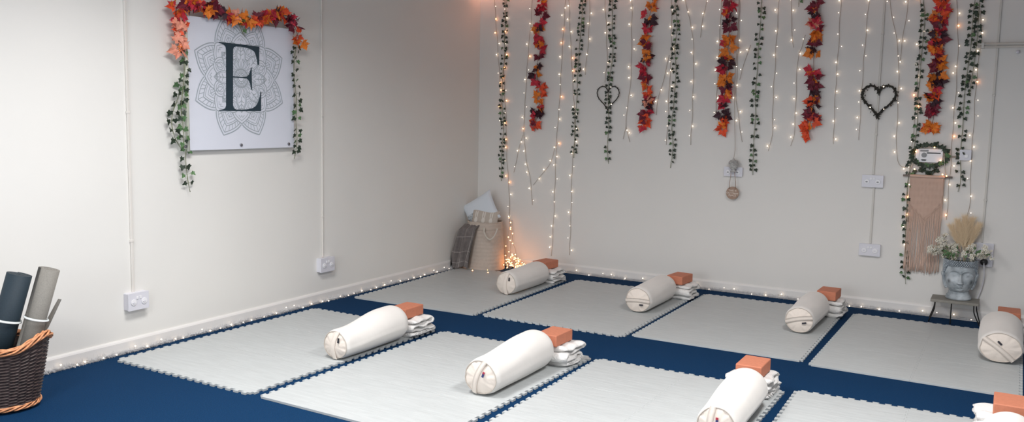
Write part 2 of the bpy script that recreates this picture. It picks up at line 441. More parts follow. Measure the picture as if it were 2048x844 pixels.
SETS = [
 # x, yfront, yrear, rx0, rx1, rz0, rz1, band, block x, block y, stack height, blanket w
 ('nearest the left wall, front row', 1.295, -3.80, -3.13, .104, .124, .099, .126, 1.45, 1.262, -2.99, .128, .30, 2, 'vertical strap on its end'),
 ('second from left, front row', 2.475, -3.90, -3.17, .114, .128, .108, .126, 1.25, 2.512, -3.04, .128, .30, 1, 'blue and red tag'),
 ('third from left, front row', 3.862, -3.92, -3.14, .104, .118, .104, .107, 1.57, 3.80, -2.965, .114, .25, 1, 'partly cut by the bottom edge'),
 ('at the bottom right corner', 5.12, -3.90, -3.24, .12, .125, .112, .118, 1.57, 5.125, -2.985, .128, .30, 0, ''),
 ('nearest the left wall, back row', 1.185, -1.39, -.72, .106, .116, .106, .112, 1.50, 1.17, -.60, .128, .30, 2, 'vertical strap on its end'),
 ('second from left, back row', 2.445, -1.38, -.70, .114, .118, .108, .114, .04, 2.53, -.58, .134, .27, 0, 'level strap across its end'),
 ('third from left, back row', 3.735, -1.33, -.66, .110, .118, .104, .112, .26, 3.81, -.53, .140, .245, 0, 'slanting strap across its end'),
 ('at the right end, back row', 5.075, -1.40, -.70, .136, .140, .110, .122, -.75, 5.12, -.53, .134, .28, 0, 'strap running down to the right'),
]
for i, (wh, x, y0, y1, a0, a1, c0, c1, bd, bx, by, bh, bw, tg, ex) in enumerate(SETS):
    bolster(('cream cotton bolster '+wh+(', '+ex if ex else '')), x, y0, y1, a0, a1, c0, c1, bd, 40+i, tg, .05 if i == 2 else 0.)
    folded_blanket('folded white blanket behind the bolster '+wh, bx-.005, by-.125, by+.165, bw, bh, i+1)
    block('terracotta block behind the bolster '+wh, bx, by, bh+.0145+.004, (0.02, -.02, 0, 0, -.12, -.1, -.03, 0)[i])
# white cushion tip that just shows at the bottom edge of the photo
p = wp(415, 862, 'F', .06); b = MB()
def pil(u, v):
    a = 2*PI*v; r = u; q = math.cos(a), math.sin(a); s = (abs(q[0])**4+abs(q[1])**4)**-.25
    return Vector((p.x+.16*r*s*q[0]*.8, p.y-.14+.16*r*s*q[1]*.8, .062+.058*math.sqrt(max(0, 1-r**3))))
def pil2(u, v):
    a = pil(u, v); return Vector((a.x, a.y, .124-a.z-.06*0 if True else 0))
b.grid(pil, 10, 28, cv=True); b.grid(pil2, 10, 28, cv=True)
tag(b.build('white_cushion', M_cushw, origin=(p.x, p.y-.14, 0)), 'tip of a small white cushion on the navy carpet at the bottom edge', 'cushion')

# ------------------------------------------------------------------ wall sockets and conduits
def wall_fn(pl):
    if pl == 'B': return lambda c, u, v, d: Vector((c.x+u, -d, c.z+v))
    return lambda c, u, v, d: Vector((d, c.y+u, c.z+v))
def rrect(w, h, r=.006):
    P = []
    for cx, cy, a0 in ((w/2-r, h/2-r, 0), (-w/2+r, h/2-r, 90), (-w/2+r, -h/2+r, 180), (w/2-r, -h/2+r, 270)):
        for k in range(4): a = math.radians(a0+30*k); P.append((cx+r*math.cos(a), cy+r*math.sin(a)))
    return P
def socket(label, c, pl, w=.16, h=.10, d=.034, domes=True, group='white double sockets'):
    f = wall_fn(pl); root = thing('double_socket', label, 'socket', c, group)
    F = lambda u, v, dd: f(c, u, v, dd)
    if pl == 'L': sgn = 1
    else: sgn = 1
    b = MB(); b.prism(rrect(w, h), F, 0, d*.75); o = b.build('back_box', M_white, root, smooth=False)
    b = MB(); b.prism(rrect(w+.004, h+.004), F, d*.75, d); o = b.build('face_plate', M_whiter if domes == 2 else M_white, root, smooth=False); bevel(o, .002, 2)
    for s in (-1, 1):
        b = MB(); cc = [(s*w*.26+.021*math.cos(2*PI*k/20), -.004+.021*math.sin(2*PI*k/20)) for k in range(20)]
        b.prism(cc, F, d, d+.006); o = b.build('round_cover', M_whiter, root, smooth=False); bevel(o, .002, 2); ocov = o
        b = MB(); b.prism([(s*w*.26+u*.011-.002, -.006+v*.006) for u, v in ((-1, 0), (-.4, .9), (.4, .9), (1, 0), (.4, -.9), (-.4, -.9))], F, d+.006, d+.011 if domes else d+.008)
        b.build('cover_notch', M_greypl if pl == 'B' and domes else M_white, ocov, smooth=False)
    for s in (-1, 1):
        b = MB(); b.prism([(s*.012+u*.007, h*.22+v*.010) for u, v in ((-1, -1), (1, -1), (1, 1), (-1, 1))], F, d, d+.005); o = b.build('rocker_switch', M_whiter, root, smooth=False); bevel(o, .001, 1)
    return root
cs = wp(268, 600, 'L'); socket('white double socket low on the left wall, left of the foam mats', cs, 'L', .155, .115, .05)
cs2 = wp(647, 528, 'L'); socket('white double socket low on the left wall, nearer the corner', cs2, 'L', .17, .12, .05)
c3 = wp(1746, 362, 'B'); socket('upper white double socket on the back wall below the dark heart wreath', c3, 'B', .17, .102)
c4 = wp(1740, 499, 'B'); socket('lower white double socket on the back wall below the dark heart wreath', c4, 'B', .17, .102, domes=0)
c5 = wp(1468, 343, 'B'); socket('white double socket behind the hanging small grey head ornament', c5, 'B', .17, .085)
c6 = wp(1961, 508, 'B'); socket('white socket box on the back wall right of the head planter', c6, 'B', .18, .19, .03)
def conduit(label, a, z1, pl, r=.008, z0=None, clips=True, matr=None):
    f = wall_fn(pl); a = Vector(a); root = thing('cable_conduit', label, 'conduit', a, 'white conduits on the walls')
    F = lambda u, v, d: f(a, u, v, d)
    b = MB(); b.prism([(-r, 0), (r, 0), (r, z1-a.z), (-r, z1-a.z)], F, .001, .014); bevel(b.build('trunking', matr or M_cond, root, smooth=False), .003, 2)
    if clips:
        z = .35
        while z < z1-a.z:
            b = MB(); b.prism([(-r-.004, z-.008), (r+.004, z-.008), (r+.004, z+.008), (-r-.004, z+.008)], F, .0005, .0165); bevel(b.build('conduit_clip', matr or M_cond, root, smooth=False), .002, 1); z += .85
    return root
def vz(c, h): return Vector((c.x, c.y, c.z+h))
conduit('white cable conduit down the left wall to the socket left of the mats', vz(wp(265, 585, 'L'), 0), H, 'L', .009)
conduit('pale slim cable conduit down the left wall to the socket nearer the corner', vz(wp(644, 514, 'L'), 0), H, 'L', .005)
conduit('cable conduit running down behind the dark heart wreath to the upper socket', vz(c3, .053), H, 'B', .008, matr=M_condg)
q = conduit('short cable conduit between the two sockets under the heart wreath', vz(c4, .053), c3.z-.053, 'B', .008, clips=False, matr=M_condg)
pf = wp(1965, 470, 'B'); conduit('cable conduit on the back wall at the far right of the photo', (pf.x, 0, c6.z+.097), H, 'B', .008, matr=M_condg)
# horizontal double conduit upper right
a = wp(1957, 92, 'B'); root = thing('horizontal_conduit', 'level double cable conduit high on the back wall at the right edge', 'conduit', a)
for dz in (.012, -.012):
    b = MB(); b.tube([(a.x, -.027, a.z+dz), (a.x+1.4, -.027, a.z+dz)], .009, 10); b.build('pipe', M_condg, root)
for dx in (.02, .38, .9):
    b = MB(); b.box((a.x+dx, -.038, a.z-.024), (a.x+dx+.022, -.001, a.z+.024)); bevel(b.build('saddle_clip', M_condg, root, smooth=False), .003)
cp = wp(2036, 99, 'B'); b = MB(); b.tube([(cp.x, -.002, cp.z-.02), (cp.x, -.03, cp.z-.02)], .014, 14); b.build('fixing_stud', M_white, root)

# plug with hanging cable beside planter
pp = wp(1968, 524, 'B', -.04); root = thing('black_plug', 'black round plug with a hanging pale cable, right of the head planter', 'plug', (pp.x, -.034, pp.z))
b = MB(); b.tube([(pp.x, -.037, pp.z), (pp.x, -.06, pp.z), (pp.x, -.066, pp.z)], [.028, .027, .02], 18); b.build('plug_body', M_dark, root)
b = MB(); b.tube(lerp_path([(pp.x, -.066, pp.z-.005), (pp.x+.003, -.078, pp.z-.04), (pp.x+.008, -.06, pp.z-.12), (pp.x-.004, -.045, pp.z-.22), (pp.x-.03, -.04, pp.z-.33), (pp.x-.02, -.05, pp.z-.40)], 24), .004, 6); b.build('cable', M_white, root)

# ------------------------------------------------------------------ sign with letter E
s_tl, s_tr, s_bl, s_br = wp(367, 38, 'L'), wp(579, 44, 'L'), wp(368, 299, 'L'), wp(580, 296, 'L')
ya, yb_ = (s_tl.y+s_bl.y)/2-.0, (s_tr.y+s_br.y)/2; zb = (s_bl.z+s_br.z)/2; zt = 2.27; D = .042
root = thing('letter_sign', 'square white sign with a big dark letter E over a grey line mandala', 'sign', (0, (ya+yb_)/2, zb))
b = MB(); b.box((D-.010, ya, zb), (D, yb_, zt)); bevel(b.build('panel', M_canvas, root, smooth=False), .002)
b = MB(); b.box((.001, ya+.004, zb+.004), (D-.011, ya+.030, zt-.004)); b.box((.001, yb_-.030, zb+.004), (D-.011, yb_-.004, zt-.004)); b.box((.001, ya+.031, zt-.03), (D-.011, yb_-.031, zt-.004)); b.build('side_frame', M_frame, root, smooth=False)
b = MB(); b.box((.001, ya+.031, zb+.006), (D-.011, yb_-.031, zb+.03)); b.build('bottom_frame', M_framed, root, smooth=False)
b = MB(); b.tube([(D+.006, ya-.012, zb-.005), (D+.006, ya-.012, zt)], .011, 10); b.build('edge_rod', M_frame, root)
for qx, qy in ((371, 293), (482, 290), (577, 288)):
    q = wp(qx, qy, 'L', D); b = MB(); b.tube([(D, q.y, max(q.z, zb+.02)), (D+.008, q.y, max(q.z, zb+.02)), (D+.010, q.y, max(q.z, zb+.02))], [.011, .011, .007], 14); b.build('fixing_bolt', M_bolt, root)
# letter
def ez(x, y): q = wp(380+x/3.836, 60+y/3.836, 'L', D); return (q.y, q.z)
E_px = [(218,92),(330,103),(430,115),(530,128),(529,200),(528,268),(517,268),(512,228),(503,192),(488,162),(462,146),(430,136),(385,128),(350,126),(334,134),(328,152),
        (328,355),(400,360),(432,358),(450,342),(460,315),(466,288),(471,290),(472,370),(474,456),(467,456),(460,415),(450,388),(432,371),(400,368),(328,363),
        (328,575),(334,598),(352,610),(400,612),(440,608),(478,600),(504,582),(522,550),(534,508),(538,475),(544,475),(543,622),(400,622),(222,619),(222,613),(250,610),(268,600),(275,580),
        (275,150),(270,128),(256,112),(238,104),(218,98)]
b = MB(); pts = [ez(x, y) for x, y in E_px]; b.prism(pts, lambda u, v, d: Vector((d, u, v)), D+.0024, D+.0034); b.build('letter_e', M_ink, root, smooth=False)['label'] = 'large dark slate serif letter E'
# mandala (line drawing printed on the panel)
c0 = wp(482, 156.5, 'L', D); Rm = ((wp(445, 270, 'L', D)-c0).length+(wp(564, 206, 'L', D)-c0).length)/2
def inside(P, x, y):
    r = False; j = len(P)-1
    for i in range(len(P)):
        if (P[i][1] > y) != (P[j][1] > y) and x < (P[j][0]-P[i][0])*(y-P[i][1])/(P[j][1]-P[i][1])+P[i][0]: r = not r
        j = i
    return r
covers = []; mb = MB()
def stroke(P, w=.0052, close=False):
    if close: P = P+[P[0]]
    out = []; cur = []
    for i in range(len(P)-1):
        n = max(1, int(math.hypot(P[i+1][0]-P[i][0], P[i+1][1]-P[i][1])/.02))
        for k in range(n):
            t = k/n; cur.append((P[i][0]+(P[i+1][0]-P[i][0])*t, P[i][1]+(P[i+1][1]-P[i][1])*t))
    cur.append(P[-1]); runs = []; r_ = []
    for p in cur:
        if any(inside(c, *p) for c in covers):
            if len(r_) > 1: runs.append(r_)
            r_ = []
        else: r_.append(p)
    if len(r_) > 1: runs.append(r_)
    for q in runs:
        vs = []
        for i, p in enumerate(q):
            a_, b_ = q[max(0, i-1)], q[min(len(q)-1, i+1)]; dx, dy = b_[0]-a_[0], b_[1]-a_[1]; L = math.hypot(dx, dy) or 1
            nx, ny = -dy/L*w/2, dx/L*w/2
            for s in (-1, 1): vs.append((D+.0012, c0.y+p[0]*Rm+nx*s, c0.z+p[1]*Rm+ny*s))
        vs = [(x_+.00003*(len(mb.f) % 23), y_, z_) for x_, y_, z_ in vs]; mb.add(vs, [(2*i, 2*i+2, 2*i+3, 2*i+1) for i in range(len(q)-1)])
def rot2(P, a): c, s = math.cos(a), math.sin(a); return [(x*c-y*s, x*s+y*c) for x, y in P]
def circ(cx, cy, r, n=28): return [(cx+r*math.cos(2*PI*k/n), cy+r*math.sin(2*PI*k/n)) for k in range(n)]
def petal(a0, a1, W, e=1.5, n=16):
    P = []
    for k in range(n+1): s = k/n; P.append((a0+(a1-a0)*s, W*math.cos(PI/2*s**e)))
    return [(x, -y) for x, y in P]+[(x, y) for x, y in reversed(P)][1:]
def leafp(a0, a1, W, n=12): 
    up = [(a0+(a1-a0)*k/n, W*math.sin(PI*(k/n)**.85)) for k in range(n+1)]
    return up+[(x, -y) for x, y in reversed(up)][1:-1]
# centre
for r_ in (.155, .14, .085, .055): stroke(circ(0, 0, r_, 40), close=True)
for k in range(16): a = 2*PI*k/16; stroke(circ(.113*math.cos(a), .113*math.sin(a), .014, 8), .004, True)
for k in range(8): a = 2*PI*k/8; stroke([(.055*math.cos(a), .055*math.sin(a)), (.085*math.cos(a), .085*math.sin(a))], .004)
covers.append(circ(0, 0, .155, 30))
for k in range(24):                        # long drops round the centre
    a = 2*PI*(k+.5)/24; P = rot2(leafp(.15, .32, .019), a); stroke(P, .004, True)
for k in range(24): a = 2*PI*(k+.5)/24; covers.append(rot2(leafp(.15, .32, .019), a))
for k in range(8):                         # veined leaves
    a = 2*PI*k/8; P = rot2(leafp(.20, .56, .105), a); stroke(P, .006, True); stroke(rot2([(.3, 0), (.54, 0)], a), .0045)
    for s in (.36, .42, .48):
        for g in (-1, 1): stroke(rot2([(s, 0), (s+.03, g*.03), (s+.035, g*.058)], a), .0045)
    stroke(rot2(leafp(.24, .53, .082), a), .0035, True)
for k in range(8): a = 2*PI*k/8; covers.append(rot2(leafp(.20, .56, .105), a))
for k in range(8):                         # rounded middle lobes between and behind
    a = 2*PI*(k+.5)/8; P = rot2(circ(.46, 0, .135, 30), a); stroke(P, .006, True)
    for s in (.095, .06): stroke(rot2(circ(.46, 0, s, 24), a), .004, True)
    stroke(rot2(leafp(.42, .58, .03), a), .004, True)
for k in range(8): covers.append(rot2(circ(.46, 0, .135, 30), 2*PI*(k+.5)/8))
for k in range(8):                         # large scrolls on the axes
    a = 2*PI*k/8; P = rot2(petal(.42, .74, .20, 1.9), a); stroke(P, .0065, True); stroke(rot2(petal(.42, .69, .16, 1.9), a), .004)
    stroke(rot2([(.60, -.06), (.64, -.02), (.60, 0), (.64, .02), (.60, .06)], a), .004)
for k in range(8): covers.append(rot2(petal(.42, .74, .20, 1.9), 2*PI*k/8))
for k in range(8):                         # outer pointed lobes
    a = 2*PI*(k+.5)/8
    for a1, W, wd in ((1.0, .30, .0075), (.95, .262, .005), (.84, .20, .006), (.80, .175, .004), (.74, .13, .004)):
        stroke(rot2(petal(.52, a1, W, 1.45), a), wd)
    A = petal(.52, .945, .258, 1.45); B_ = petal(.52, .845, .205, 1.45)
    for j in range(2, len(A)-2, 2): stroke(rot2([A[j], B_[j]], a), .004)
    stroke(rot2([(.56, -.06), (.62, -.03), (.66, -.05), (.68, 0), (.66, .05), (.62, .03), (.56, .06)], a), .004); stroke(rot2([(.56, 0), (.70, 0)], a), .004)
o = mb.build('mandala_print', M_line, root, smooth=False)

# ------------------------------------------------------------------ leaves
MAPLE = [(-90,.10),(-62,.36),(-48,.52),(-38,.36),(-22,.50),(-4,.74),(2,.60),(14,.94),(24,.60),(30,.66),(38,.44),(52,.66),(58,.60),(74,.74),(82,.80),(90,1.08)]
MAPLE = MAPLE+[(180-a, r) for a, r in reversed(MAPLE[1:-1])]
IVY = [(-90,.25),(-55,.52),(-32,.66),(-8,.52),(14,.80),(34,.56),(56,.56),(74,.78),(90,1.0)]
IVY = IVY+[(180-a, r) for a, r in reversed(IVY[1:-1])]
def leaf(b, shape, c, n, tip, R, fold=.25, droop=.15):
    n = n.normalized(); tip = (tip-n*tip.dot(n)); tip.normalize(); side = tip.cross(n)
    vs = [c-n*0]; 
    for a, r in shape:
        a = math.radians(a); x = r*math.cos(a)*R; y = r*math.sin(a)*R
        vs.append(c+side*x+tip*(y+.1*R)+n*(abs(x)*fold-droop*(y*y+x*x)/R))
    k = len(shape); b.add(vs, [(0, 1+i, 1+(i+1) % k) for i in range(k)])
def rdir(nrm, spread):
    v = Vector((rnd(-1, 1), rnd(-1, 1), rnd(-1, 1))); return (nrm+v*spread).normalized()

def hook(root, p, pl):
    q = Vector((p.x, -.0005, p.z)) if pl == 'B' else Vector((.0005, p.y, p.z))
    b = MB(); b.tube([q, p], .003, 6); b.build('wall_hook', M_white, root)
GR_M = 'autumn leaf garlands on the back wall'; GR_I = 'ivy garlands on the back wall'; GR_F = 'fairy light strands on the back wall'
def maple_strand(label, path, seq, pl='B', R=.062, group=GR_M, off=.035):
    """path: pixels down the wall; seq: (y or path fraction, colour, size)"""
    nrm = Vector((0, -1, 0)) if pl == 'B' else Vector((1, 0, 0))
    i = 1 if pl == 'B' else 0; val = -off if pl == 'B' else off
    P = [wp(x, y, pl, val) for x, y in path]; C = lerp_path(P, 120)
    root = thing('autumn_leaf_garland', label, 'garland', C[-1] if pl == 'B' else C[0], group)
    b = MB(); b.tube([c+Vector((rnd(-.002, .002), 0, 0)) for c in C[::2]], .0022, 5); b.build('stem', M_stemb, root)
    hook(root, C[0], pl)
    parts = {}
    for f, colr in seq:
        k = min(119, max(0, int(f*119))); c = C[k]
        if pl == 'B': sx = Vector((1, 0, 0))
        else: sx = Vector((0, 1, 0))
        for q in range(4):
            colr2 = colr if random.random() < .8 else random.choice(['burgundy', 'crimson', 'orange'])
            bb = parts.setdefault(colr2, MB())
            ang = rnd(0, 2*PI)
            tdir = sx*math.cos(ang)*1.0+Vector((0, 0, 1))*(math.sin(ang)*.7-.45)
            cc = c+tdir.normalized()*R*rnd(.15, .62)+nrm*rnd(-.008, .034)
            n = rdir(nrm, .80)
            s = R*rnd(.6, 1.12)
            leaf(bb, MAPLE, cc, n, tdir, s, rnd(.1, .5), rnd(0, .35))
            bb.tube([c, c.lerp(cc, .6)+nrm*.004, cc], .0012, 4)
    for k, bb in parts.items():
        # keep everything in front of the wall
        for j, v in enumerate(bb.v):
            w_ = list(v)
            if pl == 'B' and w_[1] > -.004: w_[1] = -.004
            if pl == 'L' and w_[0] < .004: w_[0] = .004
            bb.v[j] = tuple(w_)
        o = bb.build(k+'_leaves' if k not in ('red', 'dark', 'green') else {'red': 'red_orange_leaves', 'dark': 'dark_purple_leaves', 'green': 'olive_leaves'}[k], LEAF[k], root, smooth=False)
    return root
def seqy(path, lst):
    ys = [p[1] for p in path]; a, z = ys[0], ys[-1]
    return [((y-a)/(z-a), c) for y, c in lst]
b_, c_, d_, r_2, o_, p_ = 'burgundy', 'crimson', 'dark', 'red', 'orange', 'peach'
T = -45       # garlands start above the frame
for lab, path, lst in (
 ('autumn leaf garland nearest the corner, mostly crimson with a red orange tip', [(1088,T),(1086,0),(1078,60),(1080,100),(1073,140),(1080,190),(1068,262)],
  [(-35,b_),(-15,c_),(5,c_),(12,c_),(28,b_),(44,c_),(52,d_),(66,c_),(78,c_),(84,o_),(98,c_),(108,b_),(128,d_),(146,d_),(160,c_),(172,r_2),(186,r_2),(200,o_),(208,c_),(222,d_),(232,d_),(246,r_2),(252,r_2)]),
 ('autumn leaf garland with orange and crimson leaves, second from the corner', [(1308,T),(1306,0),(1298,40),(1294,100),(1292,150),(1296,200),(1288,255)],
  [(-30,o_),(-12,b_),(4,o_),(14,o_),(34,d_),(42,d_),(58,c_),(70,o_),(82,o_),(86,b_),(98,o_),(110,o_),(118,d_),(130,c_),(140,c_),(154,b_),(168,r_2),(182,r_2),(190,c_),(200,p_),(212,d_),(222,c_),(228,b_),(242,r_2),(250,r_2)]),
 ('autumn leaf garland hanging just left of the small head ornament, bright orange tip', [(1462,T),(1460,0),(1458,60),(1455,110),(1452,160),(1448,210),(1442,262)],
  [(-30,r_2),(-12,c_),(4,b_),(14,c_),(26,c_),(42,d_),(50,b_),(72,o_),(80,o_),(96,o_),(108,o_),(122,d_),(132,d_),(138,c_),(152,o_),(160,o_),(168,d_),(174,b_),(186,o_),(196,c_),(206,c_),(216,d_),(230,d_),(246,r_2),(256,r_2)]),
 ('autumn leaf garland between the deep green ivy and the dark heart wreath', [(1634,T),(1632,0),(1632,50),(1629,90),(1627,130),(1629,180),(1626,220),(1616,268)],
  [(-30,c_),(-12,b_),(4,b_),(14,c_),(24,d_),(40,p_),(48,c_),(60,o_),(68,o_),(82,b_),(94,d_),(104,o_),(140,c_),(152,o_),(160,b_),(172,b_),(180,d_),(192,o_),(204,r_2),(212,d_),(226,b_),(234,b_),(244,r_2),(252,r_2),(262,r_2),(266,r_2)]),
 ('autumn leaf garland rightmost of the five, above the grey control box', [(1884,T),(1882,0),(1880,50),(1872,100),(1874,150),(1866,200),(1868,230),(1860,262)],
  [(-30,c_),(-12,r_2),(2,r_2),(12,c_),(28,o_),(34,r_2),(46,b_),(56,c_),(68,d_),(78,d_),(88,r_2),(94,o_),(104,r_2),(120,o_),(126,o_),(134,b_),(146,o_),(152,d_),(158,d_),(170,o_),(182,r_2),(190,o_),(200,d_),(208,c_),(216,b_),(228,b_),(246,o_),(254,r_2),(258,o_)])):
    maple_strand(lab, path, seqy(path, lst))

def ivy_strand(label, path, pl='B', R=.027, step=.045, wid=.027, light=.2, off=.022, group=GR_I, gap=()):
    nrm = Vector((0, -1, 0)) if pl == 'B' else Vector((1, 0, 0)); sx = Vector((1, 0, 0)) if pl == 'B' else Vector((0, 1, 0))
    P = [wp(x, y, pl, -off if pl == 'B' else off) for x, y in path]
    L = sum((P[i+1]-P[i]).length for i in range(len(P)-1)); n = max(20, int(L/.02)); C = lerp_path(P, n)
    root = thing('ivy_garland', label, 'garland', C[-1], group)
    b = MB(); b.tube(C, .0018, 5); b.tube([c+sx*(.006*math.sin(i*.35))+nrm*.002 for i, c in enumerate(C)], .0013, 4); b.build('vine', M_stem, root)
    hook(root, C[0], pl)
    f1, f2 = MB(), MB(); m_ = int(L/step)
    for i in range(m_):
        c = C[int(i/m_*(n-1))]
        for s in (-1, 1):
            if random.random() < .14: continue
            bb = f2 if random.random() < light else f1
            cc = c+sx*(s*wid*rnd(.35, 1.05))+Vector((0, 0, rnd(-.012, .012)))+nrm*rnd(.0, .014)
            tdir = sx*s*rnd(.1, .9)+Vector((0, 0, rnd(-1.2, -.2)))
            leaf(bb, IVY, cc, rdir(nrm, .45), tdir, R*rnd(.7, 1.05), rnd(.05, .35), .1)
            bb.tube([c, cc], .0009, 4)
    for bb, nm, mt in ((f1, 'ivy_leaves', M_ivy), (f2, 'pale_ivy_leaves', M_ivyl)):
        for j, v in enumerate(bb.v):
            w_ = list(v); k = 1 if pl == 'B' else 0
            if pl == 'B' and w_[1] > -.003: w_[1] = -.003
            if pl == 'L' and w_[0] < .003: w_[0] = .003
            bb.v[j] = tuple(w_)
        if bb.v: bb.build(nm, mt, root, smooth=False)
    return root
for lab, path, lt in (
 ('long ivy garland nearest the corner, wound with amber fairy lights', [(1015,T),(1013,0),(1010,60),(1009,110),(1004,190),(1007,260),(1003,310),(1003,362)], .1),
 ('ivy garland between the first and second autumn leaf garlands, left of the heart', [(1168,T),(1166,0),(1162,60),(1158,110),(1154,190),(1150,250),(1148,316)], .1),
 ('ivy garland threaded through the small wire heart', [(1228,T),(1226,0),(1224,50),(1226,100),(1219,160),(1216,200),(1218,240),(1215,290),(1217,328)], .1),
 ('ivy garland just right of the second autumn leaf garland', [(1350,T),(1350,0),(1354,50),(1350,100),(1352,150),(1348,200),(1344,250),(1346,300),(1341,336)], .12),
 ('deep green ivy garland right of the small head ornament', [(1526,T),(1524,0),(1519,70),(1516,120),(1511,190),(1511,240),(1507,290),(1506,320),(1506,350)], .25),
 ('longest ivy garland running down beside the beige wall hanging', [(1848,T),(1847,0),(1850,30),(1846,80),(1840,150),(1836,200),(1834,250),(1828,300),(1818,350),(1814,400),(1812,460),(1810,510),(1811,568)], .3),
 ('ivy garland at the far right above the small square socket', [(1950,T),(1950,0),(1944,60),(1940,110),(1932,160),(1928,210),(1924,270),(1921,320),(1921,360),(1917,384)], .15)):
    ivy_strand(lab, path, light=lt)
ivy_strand('second ivy strand hanging behind the far right ivy garland', [(1962,T),(1960,0),(1956,50),(1953,90),(1948,130),(1938,190)], off=.03)
ivy_strand('short bright green ivy tip at the top edge of the photo', [(1606,T),(1600,-8),(1597,14)], light=.9, R=.034)

# ------------------------------------------------------------------ fairy lights
def bulb_mesh(mt, nm, r):
    b = MB(); b.ball((0, 0, 0), r, 8, 6); o = b.build(nm, mt); me = o.data; bpy.data.objects.remove(o); return me
ME_B = bulb_mesh(M_bulb, 'bulb', .0044); ME_BD = bulb_mesh(M_bulbd, 'bulb_dim', .0040); ME_BA = bulb_mesh(M_bulbw, 'bulb_amber', .0058)
def add_bulb(root, p, me=None):
    me = me or (ME_B if random.random() < .6 else ME_BD)
    o = bpy.data.objects.new('bulb', me or ME_B); col.objects.link(o); o.parent = root; o.location = Vector(p)-parent_loc(root); return o
def fairy(label, paths, pl='B', step=.122, off=.014, side=.028, amber=0., group=GR_F, name='fairy_light_strand'):
    sx = Vector((1, 0, 0)) if pl == 'B' else Vector((0, 1, 0))
    val = -off if pl == 'B' else off; first = wp(*paths[0][-1], pl, val)
    root = thing(name, label, 'fairy lights', first, group); b = MB(); pos = []
    for path in paths:
        P = [wp(x, y, pl, val) for x, y in path]; L = sum((P[i+1]-P[i]).length for i in range(len(P)-1)); n = max(6, int(L/.03)); C = lerp_path(P, n)
        ph = rnd(0, 6); C = [c+sx*.003*math.sin(i*.6+ph) for i, c in enumerate(C)]
        b.tube(C, .0020, 5); k = int(L/step)
        for i in range(k):
            c = C[int((i+.5+rnd(-.2, .2))/k*(n-1))]; s = random.choice((-1, 1)); e = c+sx*s*side*rnd(.15, 1)+Vector((0, 0, rnd(-.02, .006)))+Vector((0, -.004, 0))*(pl == 'B')
            b.tube([c, e], .0011, 4); pos.append(e)
    b.build('wire', M_wire, root)
    for e in pos: add_bulb(root, e, ME_BA if random.random() < amber else None)
    return root
